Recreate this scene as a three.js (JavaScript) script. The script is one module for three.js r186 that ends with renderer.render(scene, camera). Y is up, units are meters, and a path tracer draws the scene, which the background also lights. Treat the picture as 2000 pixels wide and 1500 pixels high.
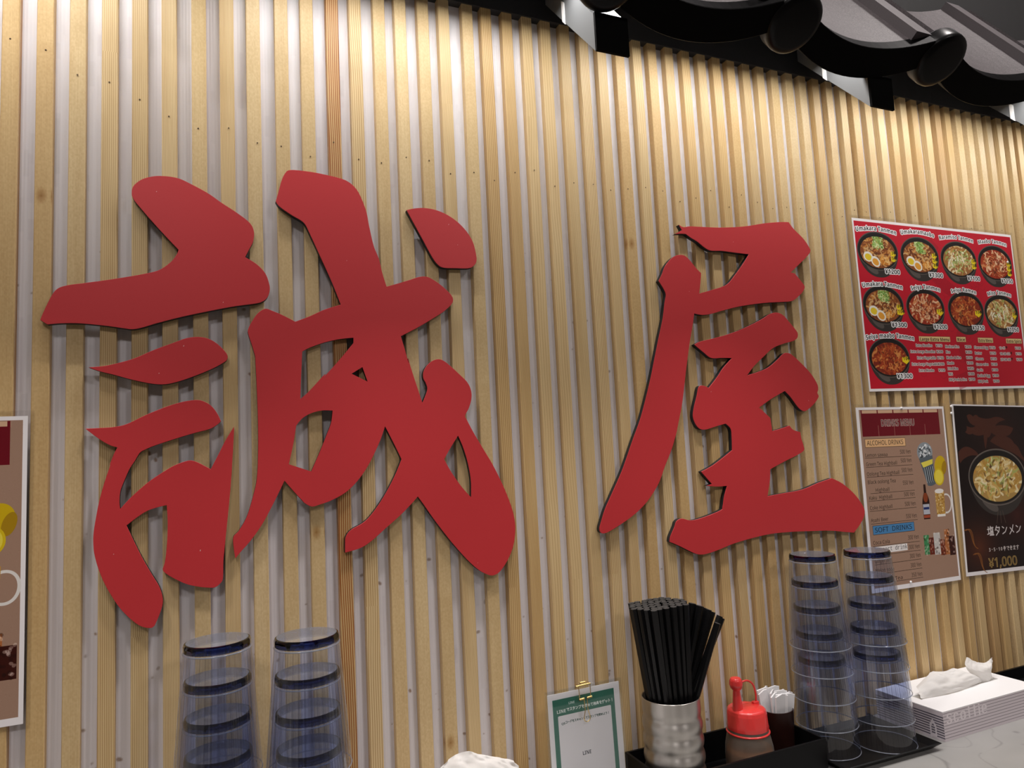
import * as THREE from 'three';
import { mergeGeometries, toCreasedNormals } from 'three/addons/utils/BufferGeometryUtils.js';
import { RoundedBoxGeometry } from 'three/addons/geometries/RoundedBoxGeometry.js';
import { RectAreaLightUniformsLib } from 'three/addons/lights/RectAreaLightUniformsLib.js';

// ---------------------------------------------------------------- camera, light, exposure
const EYE = 1.17;                                   // height of the lens above the floor; every height below is given from the lens
const scene = new THREE.Scene();
scene.background = new THREE.Color(0x000000);
const renderer = new THREE.WebGLRenderer({ antialias: true });
renderer.toneMapping = THREE.LinearToneMapping;
renderer.toneMappingExposure = 1.0;
renderer.shadowMap.enabled = true;
RectAreaLightUniformsLib.init();
const camera = new THREE.PerspectiveCamera(57.54, 4 / 3, 0.02, 30);
camera.position.set(0, EYE, 0.83575);
camera.rotation.set(0.0968908, -0.4019709, -0.0503405, 'YXZ');
const CEILING = 1.42, FLOOR = -EYE, COUNTER = -0.435;
const LED_RADIANCE = 138, LED_Y = 0.607, LED_Z = 0.1;
// ceiling lamps: x, z, side, radiance (a row close to the wall, two panels further out in the room)
const PANELS = [[1.3, 2.3, 0.4, 27], [-0.5, 2.2, 0.4, 25], [-0.5, 0.46, 0.1, 290], [0.4, 0.46, 0.1, 290], [1.3, 0.46, 0.1, 290]];
const LED_COLOR = new THREE.Color().setRGB(1, 0.97, 0.94), PANEL_COLOR = new THREE.Color().setRGB(1, 0.93, 0.9);

// ---------------------------------------------------------------- helpers
const rng = (seed) => () => { seed = (seed + 0x6d2b79f5) | 0; let t = Math.imul(seed ^ (seed >>> 15), 1 | seed); t = (t + Math.imul(t ^ (t >>> 7), 61 | t)) ^ t; return ((t ^ (t >>> 14)) >>> 0) / 4294967296; };
const taken = {};
const numbered = (name) => { const n = taken[name] = (taken[name] ?? -1) + 1; return n ? name + '_' + String(n).padStart(3, '0') : name; };
function mesh(name, geometry, material, parent) {
  const m = new THREE.Mesh(geometry, material);
  m.name = parent ? name : numbered(name);
  m.castShadow = m.receiveShadow = true;
  (parent ?? scene).add(m);
  return m;
}
function tag(o, label, category, group) { o.userData.label = label; o.userData.category = category; if (group) o.userData.group = group; return o; }
function thing(name, label, category, x, y, z, group) {
  const g = new THREE.Group();
  g.name = numbered(name); g.position.set(x, EYE + y, z); scene.add(g);
  return tag(g, label, category, group);
}
function structure(name, geometry, material) { const m = mesh(name, geometry, material); m.userData.kind = 'structure'; return m; }
function copyOf(o, name, label, group) {
  const c = o.clone(); c.name = numbered(name); c.userData = { ...o.userData }; c.userData.label = label; if (group) c.userData.group = group;
  scene.add(c); return c;
}
const moved = (g, x, y, z) => { g.translate(x, y, z); return g; };
const box = (x0, x1, y0, y1, z0, z1) => moved(new THREE.BoxGeometry(x1 - x0, y1 - y0, z1 - z0), (x0 + x1) / 2, (y0 + y1) / 2, (z0 + z1) / 2);
const boxAtEye = (x0, x1, y0, y1, z0, z1) => box(x0, x1, y0 + EYE, y1 + EYE, z0, z1);
const rounded = (w, h, d, r, x, y, z) => moved(new RoundedBoxGeometry(w, h, d, 2, r), x, y, z);
const lathe = (points, n = 64) => new THREE.LatheGeometry(points.map(([r, y]) => new THREE.Vector2(r, y)), n);
const creased = (g, a = 0.6) => toCreasedNormals(g, a);
const tube = (points, r, n = 32, k = 8) => new THREE.TubeGeometry(new THREE.CatmullRomCurve3(points.map((p) => new THREE.Vector3(...p))), n, r, k);
function join(list) { return mergeGeometries(list.map((g) => { const n = g.index ? g.toNonIndexed() : g; for (const k of Object.keys(n.attributes)) if (!['position', 'normal', 'uv'].includes(k)) n.deleteAttribute(k); return n; })); }
const lin = (r, g, b) => new THREE.Color().setRGB(r, g, b);
const std = (color, roughness, more = {}) => new THREE.MeshStandardMaterial({ color, roughness, ...more });
const phys = (color, roughness, more = {}) => new THREE.MeshPhysicalMaterial({ color, roughness, ...more });
function noise2(seed) {                             // smooth value noise on a 64-cell torus
  const r = rng(seed), v = Array.from({ length: 4096 }, r);
  return (x, y) => {
    const ix = Math.floor(x), iy = Math.floor(y), fx = x - ix, fy = y - iy, s = fx * fx * (3 - 2 * fx), t = fy * fy * (3 - 2 * fy);
    const at = (a, b) => v[(a & 63) + ((b & 63) << 6)];
    return (at(ix, iy) * (1 - s) + at(ix + 1, iy) * s) * (1 - t) + (at(ix, iy + 1) * (1 - s) + at(ix + 1, iy + 1) * s) * t;
  };
}
function dataTexture(w, h, pixel, srgb) {
  const data = new Uint8Array(w * h * 4);
  for (let y = 0, o = 0; y < h; y++) for (let x = 0; x < w; x++, o += 4) { const c = pixel(x, y); data[o] = c[0]; data[o + 1] = c[1]; data[o + 2] = c[2]; data[o + 3] = 255; }
  const t = new THREE.DataTexture(data, w, h);
  t.magFilter = THREE.LinearFilter; t.minFilter = THREE.LinearMipmapLinearFilter; t.generateMipmaps = true;
  t.wrapS = t.wrapT = THREE.RepeatWrapping; if (srgb) t.colorSpace = THREE.SRGBColorSpace; t.needsUpdate = true;
  return t;
}
const repeated = (t, u, v) => { const c = t.clone(); c.repeat.set(u, v); c.needsUpdate = true; return c; };
function canvasTexture(w, h, draw) {
  const c = document.createElement('canvas'); c.width = w; c.height = h;
  const x = c.getContext('2d'); draw(x, w, h);
  const t = new THREE.CanvasTexture(c); t.colorSpace = THREE.SRGBColorSpace; t.magFilter = THREE.LinearFilter; return t;
}

// ---------------------------------------------------------------- materials
// Wood: eight strips of 15.5 mm side by side, each with a grain of its own; 1 m tall.
const woodNoise = noise2(11), woodFine = noise2(12);
const STRIP = 64, WOOD_W = STRIP * 8, WOOD_H = 1536;
function woodValue(px, py) {                        // 0 pale earlywood ... 1 dark latewood, and a chatter value
  const strip = Math.floor(px / STRIP), x = (px % STRIP) / STRIP, y = py / WOOD_H;
  const warp = woodNoise(y * 5 + strip * 7, strip * 3.1) * 0.5 + woodNoise(y * 14 + strip, 40 + strip) * 0.12;
  let lines = 0;
  if (strip === 1 || strip === 4) { const p = (x + warp * 0.35) * (strip === 1 ? 8 : 10); lines = Math.pow(0.5 + 0.5 * Math.sin(p * 6.283), 5) * 0.75; }
  else if (strip === 6) { const p = (x + warp * 0.8) * 6; lines = Math.pow(0.5 + 0.5 * Math.sin(p * 6.283), 3) * 0.8; }
  else if (strip === 7) { const p = (x + warp * 0.5) * 6.5; lines = Math.pow(0.5 + 0.5 * Math.sin(p * 6.283), 1.6) * 1.5; }
  else if (strip === 3) { const p = (x * 1.4 + warp * 2.2) * 3; lines = Math.pow(0.5 + 0.5 * Math.sin(p * 6.283), 4) * 0.35; }
  const fibre = woodFine(px * 0.7, py * 0.02 + strip * 9) * 0.35, blotch = woodNoise(px * 0.03 + strip * 4, py * 0.006) * 0.5;
  const chatter = (strip === 0 || strip === 2 || strip === 5) ? woodFine(px * 0.18 + strip * 5, py * 0.35) * 0.35 : 0;
  let knot = 0;
  if (strip === 5) { const d = Math.hypot((x - 0.4) * 14, (y - 0.83) * 480); knot = d < 5 ? (1 - d / 5) : 0; }
  return Math.min(1.4, lines + fibre * 0.5 + blotch * 0.35 + chatter * 0.6 + knot);
}
const woodMap = dataTexture(WOOD_W, WOOD_H, (x, y) => {
  const v = woodValue(x, y) * 0.92, red = Math.floor(x / STRIP) === 7 ? 0.055 : 0;
  return [255 - v * (62 - red * 60), 250 - v * (84 + red * 260), 246 - v * (112 + red * 260)].map((c) => Math.max(0, Math.round(c)));
}, true);
const woodBump = dataTexture(WOOD_W, WOOD_H, (x, y) => { const v = 220 - 130 * woodValue(x, y); return [v, v, v].map((c) => Math.max(0, Math.round(c))); });
for (const t of [woodMap, woodBump]) t.repeat.set(1 / (8 * 0.0155), 1 / 1.0);
const WOOD_TINTS = [lin(0.73, 0.58, 0.325), lin(0.75, 0.61, 0.355), lin(0.67, 0.5, 0.25), lin(0.7, 0.56, 0.315), lin(0.63, 0.46, 0.24)];
const woodMaterials = WOOD_TINTS.map((c) => phys(c, 0.45, { map: woodMap, bumpMap: woodBump, bumpScale: 0.00035, specularIntensity: 0.7 }));

const dustNoise = noise2(31), dustFine = noise2(32);
const speck = rng(77), specks = [];
for (let i = 0; i < 1100; i++) specks.push([speck(), Math.pow(speck(), 2) * 0.6, 0.5 + Math.pow(speck(), 2) * 1.6, speck()]);
const backingMap = canvasTexture(2048, 1024, (c, w, h) => {   // 2.4 m x 1.2 m of white sheet with splashes low down
  c.fillStyle = '#fbf8fa'; c.fillRect(0, 0, w, h);
  for (const [x, y, r, k] of specks) { c.fillStyle = `rgba(${70 + k * 60},${45 + k * 45},${30 + k * 30},${0.25 + 0.4 * k})`; c.beginPath(); c.ellipse(x * w, h - y * h, r * 0.8, r * 1.2, k * 3, 0, 7); c.fill(); }
  for (let i = 0; i < 2600; i++) { const v = speck(); c.fillStyle = `rgba(120,110,118,${0.02 + 0.03 * v})`; c.fillRect(speck() * w, speck() * h, 2 + v * 3, 8 + speck() * 60); }
});
const ribBump = dataTexture(32, 4, (x) => { const v = Math.round(128 + 110 * Math.sin((x / 32) * 6.283)); return [v, v, v]; });
const backing = phys(lin(0.85, 0.862, 0.9), 0.42, { map: backingMap, bumpMap: repeated(ribBump, 2.4 / 0.0034, 1), bumpScale: 0.00014, specularIntensity: 0.8 });
const grain = noise2(51);
const sandMap = dataTexture(256, 256, (x, y) => { const v = 150 + 90 * grain(x * 0.5, y * 0.5) + 15 * grain(x * 0.06, y * 0.06); return [v, v * 0.97, v * 0.98].map((q) => Math.min(255, Math.round(q))); }, true);
sandMap.repeat.set(9, 9);
const fluteMap = dataTexture(1152, 8, (x, y) => { const a = Math.abs(((x / 32) % 1) - 0.5) * 2, v = y < 2 ? 250 : 252 - 60 * Math.pow(a, 6) - 26 * Math.pow(1 - a, 10); return [v, v, Math.min(255, v + 8)].map(Math.round); });
fluteMap.wrapT = THREE.ClampToEdgeWrapping;
const M = {
  blackBeam: std(lin(0.03, 0.03, 0.031), 0.5, { bumpMap: repeated(woodBump, 3, 1), bumpScale: 0.0004 }),
  tileTop: std(lin(0.11, 0.1, 0.103), 0.62, { map: sandMap }),
  lipBlack: phys(lin(0.0015, 0.0015, 0.0016), 0.45, { specularIntensity: 0.08 }),
  tileBlack: phys(lin(0.002, 0.002, 0.0022), 0.3, { specularIntensity: 0.35 }),
  rafterSide: std(lin(0.13, 0.135, 0.14), 0.45),
  rafterBlack: phys(lin(0.002, 0.002, 0.002), 0.8, { specularIntensity: 0.15 }),
  lightPatch: std(lin(0.7, 0.7, 0.7), 0.5),  // white for the painted light patch on each rafter
  plaster: std(lin(0.5, 0.47, 0.44), 0.9), darkWall: std(lin(0.12, 0.1, 0.085), 0.8), ceiling: std(lin(0.55, 0.54, 0.52), 0.9),
  floor: std(lin(0.12, 0.11, 0.1), 0.55),
  black: phys(lin(0.004, 0.004, 0.0045), 0.4, { specularIntensity: 0.35 }),
  red: phys(lin(0.56, 0.037, 0.043), 0.42, { specularIntensity: 0.7 }),
  core: std(lin(0.008, 0.008, 0.009), 0.6),
  steel: phys(lin(0.6, 0.575, 0.54), 0.36, { metalness: 1, anisotropy: 0.75, anisotropyRotation: Math.PI / 2 }),
  brass: std(lin(0.75, 0.55, 0.22), 0.25, { metalness: 1 }),
  whitePaper: std(lin(0.85, 0.85, 0.86), 0.85),
  film: phys(lin(0.97, 0.97, 0.97), 0.1, { specularIntensity: 0.6, transmission: 1, thickness: 0, ior: 1.45 }),
  acrylic: phys(lin(0.96, 0.97, 0.97), 0.03, { transmission: 1, thickness: 0, ior: 1.49 }),
  cupWall: phys(lin(0.86, 0.89, 0.95), 0.05, { transmission: 0.99, thickness: 0, ior: 1.6, map: fluteMap }),
  cupHighlight: phys(lin(0.62, 0.66, 0.74), 0.12, { transmission: 0.72, thickness: 0, clearcoat: 1, clearcoatRoughness: 0.05 }),  // whitish tone puts the highlight lines at lip and base into the colour
  cupTop: phys(lin(0.72, 0.75, 0.82), 0.1, { transmission: 0.84, thickness: 0, ior: 1.5 }),
  cupBase: phys(lin(1, 1, 1), 0.03, { transmission: 1, thickness: 0.008, ior: 1.5, attenuationColor: lin(0.05, 0.08, 0.3), attenuationDistance: 0.0032 }),
  redPlastic: phys(lin(0.78, 0.045, 0.042), 0.3, { clearcoat: 0.4, clearcoatRoughness: 0.15 }),
  bottle: phys(lin(0.62, 0.55, 0.46), 0.4, { transmission: 0.85, thickness: 0 }),
  sauce: std(lin(0.3, 0.12, 0.03), 0.4),
  brown: phys(lin(0.02, 0.006, 0.0045), 0.35, { specularIntensity: 0.5 }),
  tissue: phys(lin(0.88, 0.87, 0.85), 0.9, { transmission: 0.3, thickness: 0, side: THREE.DoubleSide }),
  glow: new THREE.MeshStandardMaterial({ color: 0xffffff, emissive: PANEL_COLOR, emissiveIntensity: 2.0 }),
  ledGlow: new THREE.MeshStandardMaterial({ color: 0xffffff, emissive: LED_COLOR, emissiveIntensity: 3.0 }),
  fixture: std(lin(0.7, 0.7, 0.7), 0.5),
};
M.chopstick = phys(lin(0.0045, 0.0045, 0.005), 0.36, { specularIntensity: 0.6 });
M.chopstickEnd = std(lin(0.035, 0.035, 0.035), 0.6);

// ---------------------------------------------------------------- room
const X0 = -2.3, X1 = 3.0, ZB = 3.5, T = 0.1;
structure('floor', boxAtEye(X0 - T, X1 + T, FLOOR - T, FLOOR, -T - 0.05, ZB + T), M.floor);
structure('ceiling', boxAtEye(X0 - T, X1 + T, CEILING, CEILING + T, -T - 0.05, ZB + T), M.ceiling);
structure('wall_left', boxAtEye(X0 - T, X0, FLOOR, CEILING, -0.05, ZB), M.plaster);
structure('wall_right', boxAtEye(X1, X1 + T, FLOOR, CEILING, -0.05, ZB), M.plaster);
structure('wall_front', boxAtEye(X0 - T, X1 + T, FLOOR, CEILING, ZB, ZB + T), M.darkWall);

// the slatted wall: a white ribbed sheet with square battens on it, 30 mm apart
const PITCH = 0.03, SLAT_W = 0.0155, SLAT_D = 0.011, SLAT_TOP = 0.606, SLAT_RIGHT0 = -0.1873;
const sheetGeometry = boxAtEye(X0, X1, FLOOR, CEILING, -0.05, -SLAT_D);
{ const p = sheetGeometry.attributes.position, uv = sheetGeometry.attributes.uv; for (let i = 0; i < p.count; i++) uv.setXY(i, (p.getX(i) + 0.5) / 2.4, (p.getY(i) - EYE + 0.44) / 1.2); }
const wall = structure('wall_back', sheetGeometry, backing);
function slatGeometry(strip, shift, y0, y1) {
  const w = SLAT_W / 2, c = 0.0007, outline = [[-w, -SLAT_D], [-w, -c], [-w + c, 0], [w - c, 0], [w, -c], [w, -SLAT_D]];
  const P = [], U = []; let run = 0;
  const put = (a, b, c2, ua, ub, uc) => { P.push(...a, ...b, ...c2); U.push(...ua, ...ub, ...uc); };
  for (let i = 0; i < 5; i++) {
    const [xa, za] = outline[i], [xb, zb] = outline[i + 1], l = Math.hypot(xb - xa, zb - za), u = strip * 0.0155;
    const ua = u + (i === 2 ? c : i < 2 ? (run % 0.0155) : 0.0155 - (run % 0.0155)), ub = ua + (i > 2 ? -l : l); run += l;
    put([xa, y0, za], [xb, y0, zb], [xb, y1, zb], [ua, y0 + shift], [ub, y0 + shift], [ub, y1 + shift]);
    put([xa, y0, za], [xb, y1, zb], [xa, y1, za], [ua, y0 + shift], [ub, y1 + shift], [ua, y1 + shift]);
  }
  const u0 = strip * 0.0155 + 0.006;
  for (let i = 1; i < 5; i++) put([outline[0][0], y1, outline[0][1]], [outline[i][0], y1, outline[i][1]], [outline[i + 1][0], y1, outline[i + 1][1]], [u0, 0.1], [u0 + 0.002, 0.1], [u0 + 0.002, 0.102]);
  const g = new THREE.BufferGeometry();
  g.setAttribute('position', new THREE.Float32BufferAttribute(P, 3)); g.setAttribute('uv', new THREE.Float32BufferAttribute(U, 2)); g.computeVertexNormals();
  return g;
}
const slatShapes = []; for (let s = 0; s < 8; s++) for (let k = 0; k < 3; k++) slatShapes.push(slatGeometry(s, k * 0.37, EYE + COUNTER, EYE + SLAT_TOP));
const slatRandom = rng(5), nails = [];
const known = { 0: [0, 2], 1: [5, 2], 2: [2, 3], 3: [1, 0], 4: [1, 3], 5: [4, 1], 6: [0, 3], 7: [4, 0], 8: [0, 1], 9: [2, 3], 10: [5, 3], 11: [7, 2], 12: [6, 1], 13: [2, 0], 14: [0, 1], 15: [5, 3], 16: [4, 1], 46: [4, 2], 48: [6, 4] };
const slatX = (i) => SLAT_RIGHT0 + i * PITCH - SLAT_W / 2;
for (let i = -20; i < 76; i++) {
  const [strip, tint] = known[i] ?? [[0, 2, 5, 3, 4, 1, 6, 3][Math.floor(slatRandom() * 8)], Math.floor(slatRandom() * 4)];
  const s = mesh('slat', slatShapes[strip * 3 + Math.floor(slatRandom() * 3)], woodMaterials[tint], wall);
  s.position.set(slatX(i) + (slatRandom() - 0.5) * 0.0012, 0, (slatRandom() - 0.7) * 0.0008);
  s.rotation.z = (slatRandom() - 0.5) * 0.0016;
  nails.push([slatX(i) + (slatRandom() - 0.5) * 0.004, EYE + 0.36 + 0.03 * slatRandom() + Math.max(0, 0.09 - i * 0.012) * (i < 8 ? 1 : 0), 0.0002]);
}
const nailMesh = mesh('nail_holes', join(nails.map(([x, y, z]) => moved(new THREE.SphereGeometry(0.0009, 8, 4).scale(1, 1, 0.35), x, y, z))), std(lin(0.1, 0.06, 0.03), 0.8), wall);
nailMesh.userData.kind = 'stuff';
structure('trim_1', boxAtEye(X0, X1, SLAT_TOP, SLAT_TOP + 0.3, -SLAT_D, 0.002), M.blackBeam);
const counterNoise = noise2(61);
const counterMap = dataTexture(1024, 512, (x, y) => {   // grey stone-patterned laminate, 1.8 m x 0.9 m, with thin darker veins
  const n = counterNoise(x * 0.02, y * 0.02) * 0.6 + counterNoise(x * 0.09, y * 0.09) * 0.3, w = counterNoise(x * 0.011 + 9, y * 0.017 + 3) + 0.25 * counterNoise(x * 0.05, y * 0.05);
  const vein = Math.max(0, 1 - Math.abs(w - 0.62) * 95) * 0.5 + Math.max(0, 1 - Math.abs(w - 0.36) * 120) * 0.35, v = 205 + 22 * n - 75 * vein;
  return [v, v * 0.985, v * 0.96].map((q) => Math.round(q));
}, true);
const counterTop = boxAtEye(X0, X1, COUNTER - 0.035, COUNTER, 0.0015, 0.46);
{ const p = counterTop.attributes.position, uv = counterTop.attributes.uv; for (let i = 0; i < p.count; i++) uv.setXY(i, p.getX(i) / 1.8, p.getZ(i) / 0.9); }
const counter = thing('counter', 'grey stone-patterned counter along the foot of the slatted wall', 'counter', 0, 0, 0);
counter.position.y = 0;
mesh('worktop', counterTop, std(lin(0.47, 0.48, 0.49), 0.38, { map: counterMap }), counter);
mesh('front_panel', boxAtEye(X0, X1, FLOOR, COUNTER - 0.035, 0.02, 0.06), M.darkWall, counter);

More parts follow.
